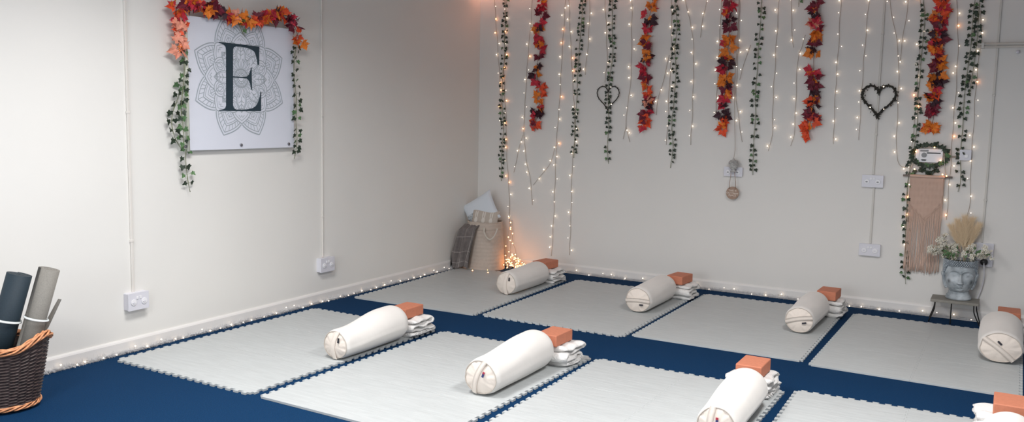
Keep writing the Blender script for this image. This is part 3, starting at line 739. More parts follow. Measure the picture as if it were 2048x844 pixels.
FS = [
 ('fairy light strand leftmost on the back wall, nearest the room corner', [[(989,T),(989,0),(993,60),(997,120),(1001,190),(1002,250)]], .8),
 ('fairy light strand falling through the first ivy garland to the storage basket', [[(1009,T),(1010,60),(1008,150),(1012,240),(1014,320),(1018,380),(1020,450)]], .5),
 ('fairy light strand left of the first autumn garland, forking at its lower end', [[(1066,T),(1063,30),(1056,110),(1051,190),(1048,265),(1053,320),(1062,368),(1064,410)],[(1046,270),(1036,305),(1028,345)]], .1),
 ('fairy light strand right of the first autumn garland, reaching the skirting', [[(1132,T),(1131,0),(1124,110),(1120,190),(1114,270),(1110,360),(1107,440),(1103,512)],[(1112,290),(1098,330),(1066,370)]], .1),
 ('fairy light strand left of the second ivy, ending just above the skirting', [[(1136,T),(1138,0),(1142,100),(1147,190),(1150,260),(1144,340),(1142,430),(1139,510)]], .1),
 ('short fairy light strand right of the second ivy garland', [[(1180,T),(1179,30),(1176,90),(1170,150)]], 0),
 ('fairy light strand meeting the top left of the small wire heart', [[(1209,T),(1210,0),(1213,70),(1214,120),(1210,165)]], 0),
 ('fairy light strand left of the second autumn garland with a forked tip', [[(1265,T),(1264,0),(1263,90),(1262,150),(1257,200),(1252,235),(1252,255),(1246,278)],[(1252,252),(1259,284)]], 0),
 ('fairy light strand close along the left side of the third ivy garland', [[(1343,T),(1343,60),(1342,120),(1338,180),(1336,250),(1332,290)]], .1),
 ('slanting fairy light strand between the second autumn garland and its ivy', [[(1338,110),(1330,150),(1318,190),(1312,230)]], 0),
 ('fairy light strand alone on the bare wall left of the third autumn garland', [[(1370,T),(1372,10),(1382,50),(1387,100),(1386,180),(1384,240),(1381,290)]], 0),
 ('short fairy light strand high above the bare wall left of the third autumn garland', [[(1412,T),(1412,10),(1405,40),(1400,75)]], 0),
 ('fairy light strand along the left side of the third autumn garland', [[(1442,T),(1443,0),(1438,100),(1434,180),(1431,240)]], .1),
 ('fairy light strand along the right side of the third autumn garland', [[(1478,T),(1479,20),(1476,110),(1472,190),(1478,240),(1484,284)],[(1502,90),(1488,125),(1480,160)]], .1),
 ('fairy light strand right of the deep green ivy with a bent tip', [[(1560,T),(1558,0),(1553,80),(1549,150),(1545,220),(1545,262),(1537,302)]], 0),
 ('short fairy light strand above the left of the fourth autumn garland', [[(1583,T),(1583,0),(1583,50),(1587,95)]], 0),
 ('fairy light strand left of the fourth autumn garland, ending below it', [[(1611,70),(1604,95),(1596,115),(1592,190),(1589,260),(1582,292)]], 0),
 ('fairy light strand right of the fourth autumn garland', [[(1684,T),(1682,0),(1677,90),(1671,180),(1668,250),(1667,288)]], 0),
 ('fairy light strand touching the left of the large dark heart', [[(1741,T),(1738,0),(1730,90),(1724,170),(1720,240),(1718,280)]], 0),
 ('fairy light strand right of the large dark heart, curling to the control box', [[(1776,T),(1780,10),(1790,60),(1797,120),(1796,200),(1793,280),(1795,322),(1806,334),(1820,334)]], 0),
 ('thin fairy light strand right of the large dark heart joining its neighbour', [[(1820,T),(1817,0),(1808,60),(1799,125)]], 0),
 ('fairy light strand woven through the longest ivy garland', [[(1839,T),(1842,40),(1838,120),(1833,200),(1824,290),(1816,360),(1812,430),(1810,500)]], .3),
 ('fairy light strand right of the rightmost autumn garland down to the wall hanging', [[(1912,T),(1913,0),(1916,80),(1912,180),(1906,250),(1902,320),(1897,380),(1893,440)]], .25),
 ('fairy light strand along the right side of the far right ivy', [[(1962,20),(1962,80),(1955,140),(1950,200),(1946,270),(1942,330),(1940,400),(1933,440)]], .1),
]
for lab, paths, am in FS: fairy(lab, paths, amber=am)

# added unseen header wire: strands hang from it, its bulbs warm the wall top
root = thing('added_fairy_header', 'added unseen amber fairy light header wire under the ceiling, warming the wall top', 'fairy lights', (0.05, -.05, 2.93))
b = MB(); hp = lerp_path([(0.04+i*.35, -.05, 2.935+.012*math.sin(i*1.7)) for i in range(15)], 120); b.tube(hp, .004, 5); b.build('wire', M_wire, root)
ME_BH = bulb_mesh(M_bulbh, 'bulb_added', .0075)
for i in range(98):
    t = (i/97)**1.25; p = hp[min(119, int(t*119))]+Vector((rnd(-.01, .01), rnd(-.05, -.01), rnd(-.05, 0))); add_bulb(root, p, ME_BH)
# big tangle by the storage basket
root = thing('fairy_light_tangle', 'glowing amber heap of fairy lights on the floor beside the storage basket', 'fairy lights', wp(1020, 530, 'F', 0))
b = MB(); pos = []
root.location = (.575, -.19, 0); cT = parent_loc(root)
for k in range(16):
    pts = []
    x, y = cT.x+rnd(-.09, .12), cT.y+rnd(-.05, .05)
    for j in range(7):
        x += rnd(-.07, .07); y += rnd(-.03, .03); x = min(max(x, cT.x-.10), cT.x+.19); y = min(max(y, cT.y-.09), cT.y+.07)
        pts.append((x, y, .012+rnd(0, .17)*max(.1, 1-abs(x-cT.x)/.17)))
    b.tube(lerp_path(pts, 24), .0022, 4)
    for p in lerp_path(pts, 7)[:7]: pos.append(p+Vector((rnd(-.01, .01), rnd(-.02, .005), rnd(0, .01))))
# the loops climbing the basket side
for path in ([(1020,450),(1014,490),(1012,520)], [(1024,440),(1025,480),(1031,500),(1032,515)], [(1019,430),(1022,470),(1020,515)]):
    P = [wp(x, y, 'B', -.06) for x, y in path]; C = lerp_path(P, 16); b.tube(C, .0026, 5)
    for c in C[1::4]: pos.append(c+Vector((rnd(-.018, .018), -.006, 0)))
b.build('wire', M_wire, root)
random.shuffle(pos)
for p in pos[:100]: 
    p.z = max(p.z, .008); add_bulb(root, p, ME_BA)
# trailing wire along the basket foot
root = thing('fairy_light_trail', 'dark wire with amber star lights along the foot of the storage basket', 'fairy lights', wp(950, 541, 'F', 0), None)
b = MB(); P = [wp(x, y, 'F', .006) for x, y in ((925,533),(940,541),(965,543),(985,543),(1000,541))]; b.tube(lerp_path(P, 30), .005, 6); b.build('wire', M_dark, root)
for x, y in ((924,531),(928,527),(930,535),(975,540),(977,533),(976,545),(945,541)): p = wp(x, y, 'F', .015); add_bulb(root, p, ME_BA)

# fluffy light garland lying along both skirtings
def fluff(label, a, bb, nrm, nb, seed):
    R = random.Random(seed); a = Vector(a); bb = Vector(bb); L = (bb-a).length; d = (bb-a).normalized()
    root = thing('fluffy_light_garland', label, 'garland', a)
    b = MB(); b.tube([a+d*(L*i/60)+nrm*(.022+.006*math.sin(i*.7))+Vector((0, 0, .016)) for i in range(61)], .004, 5); b.build('cord', M_fluff, root)
    b = MB()
    for i in range(int(L*3600)):
        t = R.random(); th = R.random(); amp = .55+.45*math.sin(t*L*3.1+seed)*math.sin(t*L*7.7)
        c = a+d*(L*t)+nrm*(.026+.006*math.sin(t*40))+Vector((0, 0, .017))
        v = Vector((R.gauss(0, 1), R.gauss(0, 1), R.gauss(0, 1))).normalized(); ln = R.uniform(.010, .034)*(.7+.5*amp)
        e = c+v*ln; e.z = max(e.z, .001); q = (e-a).dot(nrm)
        if q < .0195: e += nrm*(.0195-q)
        s = v.cross(Vector((R.gauss(0, 1), R.gauss(0, 1), R.gauss(0, 1)))).normalized()*.0008
        b.add([c-s, c+s, e+s*.4, e-s*.4], [(0, 1, 2, 3)])
    o = b.build('fluff', M_fluff, root, smooth=False)
    for i in range(nb):
        t = (i+R.uniform(.2, .8))/nb; add_bulb(root, a+d*(L*t)+nrm*R.uniform(.035, .055)+Vector((0, 0, R.choice((.012, .02, .045)))))
    return root
fluff('white fluffy fairy light garland along the foot of the left wall', (.0, -5.3, 0), (0, -.55, 0), Vector((1, 0, 0)), 44, 3)
fluff('white fluffy fairy light garland along the foot of the back wall', (.62, 0, 0), (6.2, 0, 0), Vector((0, -1, 0)), 40, 5)

# ------------------------------------------------------------------ heart wreaths
def heart(label, c, W, Hh, off, seed, thick, name='heart_wreath', lights=3, leafy=True, grp=None):
    R = random.Random(seed); root = thing(name, label, 'wreath', (c.x, -off, c.z-Hh/2))
    pts = []
    for k in range(64):
        t = 2*PI*k/64; x = 16*math.sin(t)**3/16.5; y = (13*math.cos(t)-5*math.cos(2*t)-2*math.cos(3*t)-math.cos(4*t)+2.6)/15.2
        pts.append(Vector((c.x+x*W/2, -off, c.z+y*Hh/2)))
    b = MB()
    for s in range(3):
        b.tube([p+Vector((math.cos(i*.8+s*2.1), -abs(math.sin(i*.8+s*2.1)), math.sin(i*.8+s*2.1)))*thick*.5 for i, p in enumerate(pts)], thick*.42, 5, closed=True)
    b.build('twig_ring', M_twig, root)
    b = MB()
    for i in range(260 if leafy else 110):
        p = pts[R.randrange(64)]+Vector((R.gauss(0, 1), -abs(R.gauss(0, 1)), R.gauss(0, 1)))*thick*.55
        v = Vector((R.gauss(0, 1), -abs(R.gauss(0, .6)), R.gauss(0, 1))).normalized(); n = Vector((R.gauss(0, .5), -1, R.gauss(0, .5))).normalized()
        leaf(b, [(-90, .1), (-10, .4), (40, .45), (90, 1), (140, .45), (190, .4)], p, n, v, thick*R.uniform(.9, 1.6))
    for j, v in enumerate(b.v):
        if v[1] > -.003: b.v[j] = (v[0], -.003, v[2])
    b.build('small_leaves', M_twig, root, smooth=False)
    for i in range(lights): p = pts[(7+i*17) % 64]; add_bulb(root, p+Vector((0, -thick*1.3, 0)))
    return root
def wz(x, y, off): return wp(x, y, 'B', -off)
hc = wz(1216, 197, .03); heart('small open wire heart hung with ivy between two fairy strands', hc, .245, .25, .03, 2, .0062, leafy=False, lights=2)
hc = wz(1757, 203, .035); heart('large dark leafy heart wreath over the cable conduit', hc, .275, .28, .035, 7, .0115, lights=3)
b = MB()
# ------------------------------------------------------------------ hanging head ornament + plaque
oc = wz(1467, 330, .075); y0 = -.075
def buddha_head(b, c, S, rot=0, KZH=2.05, amp=1.0):
    """c = chin-level centre; S = half width. Returns displaced head surface (front faces -y rotated)."""
    cr, sr = math.cos(rot), math.sin(rot)
    def g(x, m_, s_): return math.exp(-((x-m_)/s_)**2)
    def fn(u, v):
        t = u; a = 2*PI*v-PI                   # a=0 is the front
        z = KZH*t
        if t < .38: k = .52+.48*math.sin(PI/2*(t/.38))**.9
        else: k = 1.0+.03*math.sin((t-.3)*4)
        k *= (.35+.65*min(1, (t/.06)**.5)) if t < .06 else 1
        rx = k; ry = k*1.02
        x = rx*math.sin(a); y = -ry*math.cos(a)
        if math.cos(a) > 0: y *= .93
        f = max(0, math.cos(a)); d = 0
        # nose
        if .30 < t < .70:
            h_ = (t-.30)/.40; w_ = .048+.055*(1-h_)**2; d += (.20*(1-h_)**.9*min(1, (t-.30)/.03)+.035)*g(a, 0, w_*1.6)
            d += .05*g(t, .325, .025)*(g(a, .13, .06)+g(a, -.13, .06))
        for s in (-1, 1):
            # brow arch
            br = .70-.55*(abs(a)-.42)**2 if abs(a) < 1.0 else 0
            if a*s > 0.03 and abs(a) < .95: d += .060*g(t, br, .014)
            # eye socket, ball, lid line
            d -= .065*g(a, s*.42, .26)*g(t, .60, .065)
            d += .095*g(a, s*.43, .17)*g(t, .565, .036)
            lid = .545+.9*(abs(a)-.43)**2
            if abs(abs(a)-.43) < .26 and a*s > 0: d -= .035*g(t, lid, .007)
            d += .05*g(a, s*.62, .32)*g(t, .38, .10)      # cheek
            d -= .03*g(a, s*.24, .06)*g(t, .27, .06)
        lipw = g(a, 0, .16)
        d += .085*lipw*g(t, .232, .014)+.095*g(a, 0, .13)*g(t, .190, .016)-.055*lipw*g(t, .211, .007)-.03*g(a, 0, .1)*g(t, .262, .015)
        d += .075*g(a, 0, .30)*g(t, .105, .045)-.03*g(a, 0, .3)*g(t, .155, .016)
        # hair line step
        hl = .80-.30*min(1, max(0, (abs(a)-.9)/.5))
        if t > hl: d += .035
        r_ = math.hypot(x, y) or 1; x *= 1+d*amp/r_; y *= 1+d*amp/r_
        X = x*cr-y*sr; Y = x*sr+y*cr
        return Vector((c.x+S*X, c.y+S*Y, c.z+S*z))
    return fn
root = thing('head_ornament', 'small grey plaster head hanging on a cord over the wall socket', 'ornament', oc+Vector((0, 0, -.06)))
b = MB(); fn = buddha_head(b, Vector((oc.x, y0, oc.z-.045)), .038, -.25)
b.grid(lambda u, v: fn(u*.86, v), 60, 64, cv=True); b.build('face', M_ornam, root)
b = MB()
top = oc.z-.045+.038*2.05*.80
b.lathe([(.040, top-.012), (.043, top), (.040, top+.012), (.030, top+.022), (.016, top+.028), (.012, top+.034), (.009, top+.042), (.002, top+.046)], 20, (oc.x, y0, 0))
for k in range(26):
    a = 2*PI*k/26
    for j, (rr, zz) in enumerate(((.041, -.010), (.043, .002), (.038, .014), (.028, .023))): b.ball((oc.x+rr*math.cos(a+j*.12), y0+rr*math.sin(a+j*.12), top+zz), .0048, 6, 4)
b.build('hair', M_ornam, root)
b = MB(); b.lathe([(.026, oc.z-.066), (.028, oc.z-.060), (.021, oc.z-.050), (.020, oc.z-.036)], 18, (oc.x, y0, 0)); b.build('neck', M_ornam, root)
b = MB(); b.tube(lerp_path([(oc.x, y0, top+.044), (oc.x, -.04, top+.12), wz(1469, 180, .02), wz(1476, 60, .02), wz(1478, -40, .02)], 20), .0022, 5); b.build('cord', M_wire, root)
dc = wz(1465, 386, .05)
root = thing('wooden_plaque', 'small round wooden plaque with pale lettering below the grey head ornament', 'plaque', dc+Vector((0, 0, -.07)))
b = MB(); b.prism([(.060*math.cos(2*PI*k/36), .060*math.sin(2*PI*k/36)) for k in range(36)], lambda u, v, d: Vector((dc.x+u, -d, dc.z+v)), .046, .054); bevel(b.build('disc', M_disc, root, smooth=False), .0015)
b = MB()
for s in (-1, 1): b.tube([(dc.x+s*.030, -.055, dc.z+.042), (dc.x+s*.028, -.06, dc.z+.10), (dc.x+s*.014, -.074, oc.z-.058)], .0028, 6); b.ball((dc.x+s*.030, -.056, dc.z+.040), .006, 8, 6)
b.build('cord', M_disc, root)
def text(s, size, mt, name, parent, fn, ext=.0006):
    cu = bpy.data.curves.new(name, 'FONT'); cu.body = s; cu.size = size; cu.align_x = 'CENTER'; cu.align_y = 'CENTER'; cu.extrude = ext
    t = bpy.data.objects.new('tmp', cu); col.objects.link(t); dg = bpy.context.evaluated_depsgraph_get(); me = bpy.data.meshes.new_from_object(t.evaluated_get(dg))
    col.objects.unlink(t); bpy.data.objects.remove(t)
    b = MB(); b.add([fn(v.co) for v in me.vertices], [tuple(p.vertices) for p in me.polygons]); return b.build(name, mt, parent, smooth=False)
for tx, dz, s in (('THIS IS', .022, .024), ('Our Happy', 0, .0235), ('PLACE', -.022, .024)):
    text(tx, s, M_text, 'lettering', root, lambda co, dz=dz: Vector((dc.x+co.x*1.02, -.0550-co.z, dc.z+dz+co.y)))

# ------------------------------------------------------------------ control box, small switch, connecting cable
bc = wz(1859, 311, 0)
root = thing('control_box', 'pale grey heating control box with dial and black display, framed by ivy', 'control box', bc)
Fb = lambda u, v, d: Vector((bc.x+u, -d, bc.z+v))
b = MB(); b.prism(rrect(.205, .112, .008), Fb, 0, .042); bevel(b.build('housing', M_whiter, root, smooth=False), .003)
b = MB(); b.prism([(.018+u*.040, .022+v*.005) for u, v in ((-.9, -1), (1.7, -1), (1.7, 1), (-.9, 1))], Fb, .0422, .0432); b.build('display', M_dark, root, smooth=False)
b = MB(); b.prism(rrect(.064, .016, .002), lambda u, v, d: Fb(u-.038, v+.040, d), .0422, .0430); b.build('label_strip', M_greypl, root, smooth=False)
b = MB(); b.prism([(-.038+.020*math.cos(2*PI*k/24), .004+.020*math.sin(2*PI*k/24)) for k in range(24)], Fb, .0422, .052); bevel(b.build('dial', M_greypl, root, smooth=False), .002)
b = MB(); b.prism([(-.038+u, -.036+v) for u, v in ((-.024, 0), (-.012, -.008), (.012, -.008), (.022, 0), (.010, .004), (-.012, .004))], Fb, .0422, .045); b.build('slider', M_dark, root, smooth=False)
b = MB(); b.prism([(-.076+u, v) for u, v in ((0, -.05), (.0015, -.05), (.0015, .05), (0, .05))], Fb, .0422, .0430); b.build('seam', M_greypl, root, smooth=False)
for u, v in ((-.088, -.042), (.092, .042)):
    b = MB(); b.tube([Fb(u, v, .042), Fb(u, v, .044)], .004, 10); b.build('screw', M_greypl, root)
sw = wz(1931, 310, 0); root = thing('small_wall_socket', 'small square white switch box right of the heating control box', 'switch', sw)
Fs = lambda u, v, d: Vector((sw.x+u, -d, sw.z+v))
b = MB(); b.prism(rrect(.088, .088, .006), Fs, 0, .034); bevel(b.build('housing', M_white, root, smooth=False), .003)
b = MB(); b.prism(rrect(.026, .03, .004), lambda u, v, d: Fs(u+.008, v-.008, d), .034, .040); bevel(b.build('switch', M_whiter, root, smooth=False), .002)
ca = wz(1889, 313, .012); cb = wz(1918, 312, .012)
b = MB(); b.tube([(bc.x+.104, -.013, ca.z), (sw.x-.045, -.013, ca.z)], .007, 8); tag(b.build('linking_cable', M_wire), 'short thick cable joining the control box and the small switch box', 'cable')
# ivy wreath round the control box
root = thing('ivy_wreath', 'ivy wreath circling the heating control box', 'wreath', (bc.x, -.03, bc.z-.09))
ring = [Vector((bc.x+.005+0.119*math.cos(2*PI*k/48), -.032, bc.z+.004+.076*math.sin(2*PI*k/48))) for k in range(48)]
b = MB(); b.tube(ring, .003, 5, closed=True); b.build('vine', M_stem, root)
b = MB(); b2 = MB()
for k in range(46):
    p = ring[int(k*48/46) % 48]; dr = Vector((p.x-bc.x, 0, p.z-bc.z)).normalized()
    leaf(b if random.random() < .8 else b2, IVY, p+dr*rnd(0, .018)+Vector((0, -rnd(.0, .02), 0)), rdir(Vector((0, -1, 0)), .45), dr+Vector((rnd(-.5, .5), 0, rnd(-.5, .5))), .030*rnd(.8, 1.15), .2)
for k in range(9):
    leaf(b, IVY, wz(1828+rnd(0, 50), 342+rnd(-4, 5), .02), rdir(Vector((0, -1, 0)), .4), Vector((rnd(-1, 1), 0, -.3)), .03, .2)
for bb in (b, b2):
    for j, v in enumerate(bb.v):
        if v[1] > -.003: bb.v[j] = (v[0], -.003, v[2])
b.build('ivy_leaves', M_ivy, root, smooth=False); b2.build('pale_ivy_leaves', M_ivyl, root, smooth=False)
for x, y in ((1832, 303), (1881, 321), (1829, 338), (1885, 349), (1893, 352), (1869, 295)): add_bulb(root, wz(x, y, .06), ME_BA)

# ------------------------------------------------------------------ macrame wall hanging
ma, mb_ = wz(1806, 352, .03), wz(1905, 356, .03); root = thing('macrame_hanging', 'dusty pink macrame wall hanging with long fringe on a grey dowel', 'wall hanging', ((ma.x+mb_.x)/2, -.03, .38))
zt_ = (ma.z+mb_.z)/2+.005
b = MB(); b.tube([(ma.x, -.03, zt_), (mb_.x, -.03, zt_)], .0085, 10); b.build('dowel', M_dowel, root)
x0, x1 = wz(1821, 352, .03).x, wz(1889, 352, .03).x; xr = x1
b = MB(); b.tube(lerp_path([(ma.x+.035, -.03, zt_+.008), (bc.x-.112, -.05, bc.z-.05), (bc.x-.108, -.03, bc.z+.02)], 8), .004, 6); b.tube(lerp_path([(mb_.x-.05, -.03, zt_+.008), (bc.x+.118, -.05, bc.z-.05), (bc.x+.110, -.03, bc.z+.02)], 8), .004, 6); b.build('hanging_cord', M_rope, root)
n = 60; W = x1-x0; ztop = zt_; hk = .30; zbot = .375
# knotted panel: two families of diagonals woven + verticals
b = MB(); sp = W/(n-1)
def vlim(x): return ztop-hk*(.82+.5*(1-abs((x-x0)/W-.5)*2))+.02     # v-shaped lower edge of the knotwork
for fam in (-1, 1):
    k = -n
    while k < 2*n:
        pts = []; 
        for j in range(0, 46):
            z = ztop-j*.0095; x = x0+k*sp*2+fam*(ztop-z)*.95
            if x0-.001 <= x <= x1+.001 and z > vlim(x): pts.append(Vector((x, -.034-.0022*math.sin(j*1.57+fam*k), z)))
        if len(pts) > 2: b.tube(pts, .0030, 5)
        k += 1
for i in range(n):
    x = x0+i*sp; b.tube([(x, -.028, ztop), (x, -.028, vlim(x)-.01)], .0036, 4)
b.build('knotted_panel', M_macr, root)
b = MB()
for i in range(n):
    x = x0+i*sp; b.tube([(x, -.022, ztop), (x, -.036, ztop+.009), (x, -.042, ztop), (x, -.036, ztop-.012)], .0038, 5)
b.build('cord_loops', M_macr, root)
for i in range(n):
    x = x0+i*sp; z1 = zbot+rnd(-.012, .02)+.0*(i/n); b = MB(); sway = rnd(-.010, .010)
    b.tube(lerp_path([(x, -.032, vlim(x)+.01), (x+rnd(-.006, .006), -.034-rnd(0, .008), (vlim(x)+z1)/2), (x+sway, -.03-rnd(0, .01), z1)], 10), [.0021]*8+[.0027, .003], 5); b.build('fringe_cord', M_macr, root)

# ------------------------------------------------------------------ planter head on small table
tx, ty, tz = 4.735, -.165, .178
root = thing('small_plant_table', 'low grey topped table with thin black curved legs under the head planter', 'table', (tx, ty, 0))
b = MB(); b.box((tx-.175, ty-.115, tz), (tx+.175, ty+.115, tz+.022)); bevel(b.build('table_top', M_tabtop, root, smooth=False), .003)
for (sx, sy, fx) in ((-.14, -.09, -.035), (.14, -.09, .05), (-.15, .085, -.03), (.155, .085, .03), (-.02, -.095, 0)):
    pts = [(tx+sx, ty+sy, tz-.001), (tx+sx+fx*.1, ty+sy, .12), (tx+sx+fx*.5, ty+sy-.003, .07), (tx+sx+fx*1.0, ty+sy-.005, .022), (tx+sx+fx*1.1, ty+sy-.005, .005)]
    b = MB(); b.tube(lerp_path(pts, 14), .0048, 6); b.build('leg', M_iron, root)
HB = Vector((tx+.02, ty, tz+.0225)); S = .107; KZ = 2.52
root = thing('head_planter', 'grey weathered stone planter shaped as a serene curly haired head', 'planter', HB)
b = MB(); b.lathe([(.078, 0), (.086, .006), (.087, .018), (.080, .026), (.082, .034), (.072, .044), (.066, .075), (.066, .10)], 40, HB+Vector((0, .012, 0)), sx=1.1, sy=.95); b.build('neck', M_stone, root)
chin = HB+Vector((0, 0, .058)); rot = .10
b = MB(); fn = buddha_head(b, chin, S, rot, KZ, 1.45); b.grid(lambda u, v: fn(u, v), 150, 200, cv=True)
# inner wall of the planter opening
b.grid(lambda u, v: Vector((chin.x+(fn(1, v).x-chin.x)*(1-.1*min(1, u*3)), chin.y+(fn(1, v).y-chin.y)*(1-.1*min(1, u*3)), fn(1, v).z-.05*max(0, u-.33))), 6, 60, cv=True)
b.build('face', M_face, root)
add_stains(M_face, [tuple(fn(.37, (sg*.80+PI)/(2*PI))-HB) for sg in (-1, 1)], .006, .026, (.05, .06, .07))
b = MB()
for j in range(10):
    t = .985-j*.042
    for k in range(44):
        a = 2*PI*(k+.5*(j % 2))/44-PI
        hl = .83-.36*min(1, max(0, (abs(a)-.95)/.5))
        if t > hl:
            p = fn(t, (a+PI)/(2*PI)); dr = Vector((p.x-chin.x, p.y-chin.y, 0)).normalized()
            b.ball(p+dr*.003, .0088, 8, 6, sc=(1, 1, .95)); b.ball(p+dr*.010, .0045, 6, 4, mi=1)
b.build('hair_curls', [M_stoned, M_stone], root)
for s in (-1, 1):
    b = MB(); a = s*1.50; pts = []
    for k in range(15):
        t = .60-.48*k/14; p = fn(t, (a+PI)/(2*PI)); dr = Vector((p.x-chin.x, p.y-chin.y, 0)).normalized(); pts.append(p+dr*(.006+.003*math.sin(k*.5)))
    b.tube(pts, [.012+.004*abs(math.cos(k*.35)) for k in range(15)], 10)
    pts2 = [p+Vector((0, -.016, -.003)) for p in pts[1:-2]]; b.tube(pts2, .0045, 6)
    b.build('ear', M_stone, root)
top = chin.z+S*KZ
b = MB(); b.lathe([(.02, top-.02), (.092, top-.018)], 30, (chin.x, chin.y, 0)); b.build('moss_filling', M_soil, root)
# flowers
root = thing('white_blossom_spray', 'spray of small white blossoms with green leaves filling the head planter', 'flowers', (chin.x, chin.y, top-.015))
b = MB()
for k in range(5): a = 2*PI*k/5; leaf(b, [(-90, .1), (-20, .55), (30, .75), (90, 1), (150, .75), (200, .55)], Vector((.006*math.cos(a), 0, .006*math.sin(a))), Vector((math.cos(a)*.35, -1, math.sin(a)*.35)), Vector((math.cos(a), 0, math.sin(a))), .0125, .1, -.2)
b.m = [0]*len(b.f); n0 = len(b.f); b.ball((0, -.002, 0), .0035, 6, 4, mi=1)
V0, F0, m0 = list(b.v), list(b.f), list(b.m); b = MB()
for k in range(5):
    rr = Matrix.Rotation(rnd(-.9, .9), 4, 'X') @ Matrix.Rotation(rnd(-.9, .9), 4, 'Z'); of = Vector((rnd(-.016, .016), rnd(-.012, .012), rnd(-.016, .016))); q = rnd(.55, .8)
    o_ = len(b.v); b.v += [tuple(rr @ (Vector(v)*q)+of) for v in V0]; b.f += [tuple(i+o_ for i in f) for f in F0]; b.m += m0
ot = b.build('blossom_cluster', [M_petal, M_pcent], None, smooth=False); ME_BL = ot.data; bpy.data.objects.remove(ot)
bs = MB(); bl = MB(); nb = 0
def dpx(x, y, off): q = wp(x, y, 'B', -off); return q
sprays = [((1884, 472), 9), ((1866, 496), 8), ((1878, 498), 9), ((1890, 488), 9), ((1904, 494), 9), ((1912, 492), 6), ((1900, 504), 7), ((1938, 500), 8), ((1950, 494), 6), ((1960, 508), 6), ((1974, 498), 6), ((1982, 508), 4), ((1950, 512), 6), ((1888, 506), 5)]
for (x, y), cnt in sprays:
    tgt = dpx(x, y+3, .17+rnd(-.03, .05)); base = Vector((chin.x+max(-.08, min(.08, (tgt.x-chin.x)*.6)), chin.y+rnd(-.05, .02), top-.018))
    mid = base.lerp(tgt, .5)+Vector((0, 0, .035)); path = lerp_path([base, mid, tgt], 12); bs.tube(path, .0018, 5)
    for k in range(cnt):
        if nb >= 98: break
        p = tgt+Vector((rnd(-.034, .034), rnd(-.03, .03), rnd(-.03, .03))); bs.tube([path[rnd(6, 11).__int__()], p], .0009, 4)
        o = bpy.data.objects.new('blossom_cluster', ME_BL); col.objects.link(o); o.parent = root; o.location = p-parent_loc(root)
        o.rotation_euler = (rnd(-.9, .5), rnd(0, 6), rnd(-.9, .9)); s = rnd(.75, 1.1); o.scale = (s, s, s); nb += 1
    for k in range(5):
        p = path[int(rnd(4, 11))]; leaf(bl, [(-90, .1), (-20, .3), (30, .4), (90, 1), (150, .4), (200, .3)], p, rdir(Vector((0, -1, .3)), .6), rdir(Vector((0, 0, .5)), 1.), rnd(.02, .032))
bs.build('stems', M_stem, root); bl.build('green_leaves', M_ivyl, root, smooth=False)
# pampas
root = thing('pampas_grass', 'fluffy golden pampas plumes standing behind the white blossoms', 'dried grass', (chin.x+.02, chin.y+.04, top-.017))
for (x, y) in ((1903, 456), (1916, 444), (1930, 438), (1944, 442), (1957, 454), (1928, 456), (1944, 462)):
    tgt = dpx(x, y, .10+rnd(-.03, .03)); base = Vector((chin.x+.01+rnd(-.02, .03), chin.y+.03+rnd(-.02, .02), top-.017)); path = lerp_path([base, base.lerp(tgt, .5)+Vector((0, 0, .02)), tgt], 24)
    b = MB(); b.tube(path, .0015, 5); st = b.build('plume_stem', M_pampas, root)
    b = MB()
    for i in range(1100):
        t = rnd(.38, 1); k = min(22, int(t*23)); c = path[k]; d = (path[k+1]-path[k]).normalized()
        w_ = math.sin(min(1, (t-.33)/.3)*PI/2)*(1.15-.6*t)*.15
        v = (d*1.0+Vector((rnd(-1, 1), rnd(-1, 1), rnd(-.4, .4)))*.62).normalized(); e = c+v*w_*rnd(.5, 1)
        if e.y > -.004: e.y = -.004
        mid = c.lerp(e, .5)+Vector((0, 0, .006)); s = Vector((v.z, 0, -v.x)).normalized()*.00045
        b.add([c-s, c+s, mid+s, mid-s, e], [(0, 1, 2, 3), (3, 2, 4)])
    b.build('plume', M_pampas, root, smooth=False)

# ------------------------------------------------------------------ corner storage basket with cushions and throw
BC = Vector((.262, -.262, 0)); 
root = thing('storage_basket', 'tall beige woven storage basket with rope handle in the room corner', 'basket', BC)
def bk(u, v, inner=0):
    z = .50*u; a = 2*PI*v; rr = .212-.032*u+.004*math.sin(u*80)*(0 if inner else .4)-inner; q = (abs(math.cos(a))**2.2+abs(math.sin(a))**2.2)**(-1/2.2)
    return Vector((BC.x+rr*q*math.cos(a), BC.y+rr*q*math.sin(a), z+.001))
b = MB(); b.grid(lambda u, v: bk(u, v), 60, 56, cv=True); b.grid(lambda u, v: bk(1-u, v, .008), 8, 56, cv=True)
b.add([bk(0, k/56) for k in range(56)], [tuple(range(56))]); b.build('woven_body', M_basket, root)
b = MB(); b.tube([bk(1, k/56)+Vector((0, 0, .0)) for k in range(56)], .007, 8, closed=True); b.tube([bk(.86, k/56) + (bk(.86, k/56)-Vector((BC.x, BC.y, .43)))*.02 for k in range(56)], .0035, 6, closed=True); b.build('rim', M_basket, root)
hl, hr = wp(968, 458, 'B', BC.y-.19), wp(994, 458, 'B', BC.y-.19)
b = MB(); fy = BC.y-.185; hz = .44
ph_ = [(hl.x, fy, hz+.012), (hl.x+.015, fy-.022, hz-.03), ((hl.x+hr.x)/2-.015, fy-.03, hz-.085), ((hl.x+hr.x)/2+.03, fy-.03, hz-.085), (hr.x-.008, fy-.022, hz-.035), (hr.x, fy, hz+.015)]
b.tube(lerp_path(ph_, 24), .0085, 8); b.ball(ph_[0], .012); b.ball(ph_[-1], .012); b.build('rope_handle', M_rope, root)
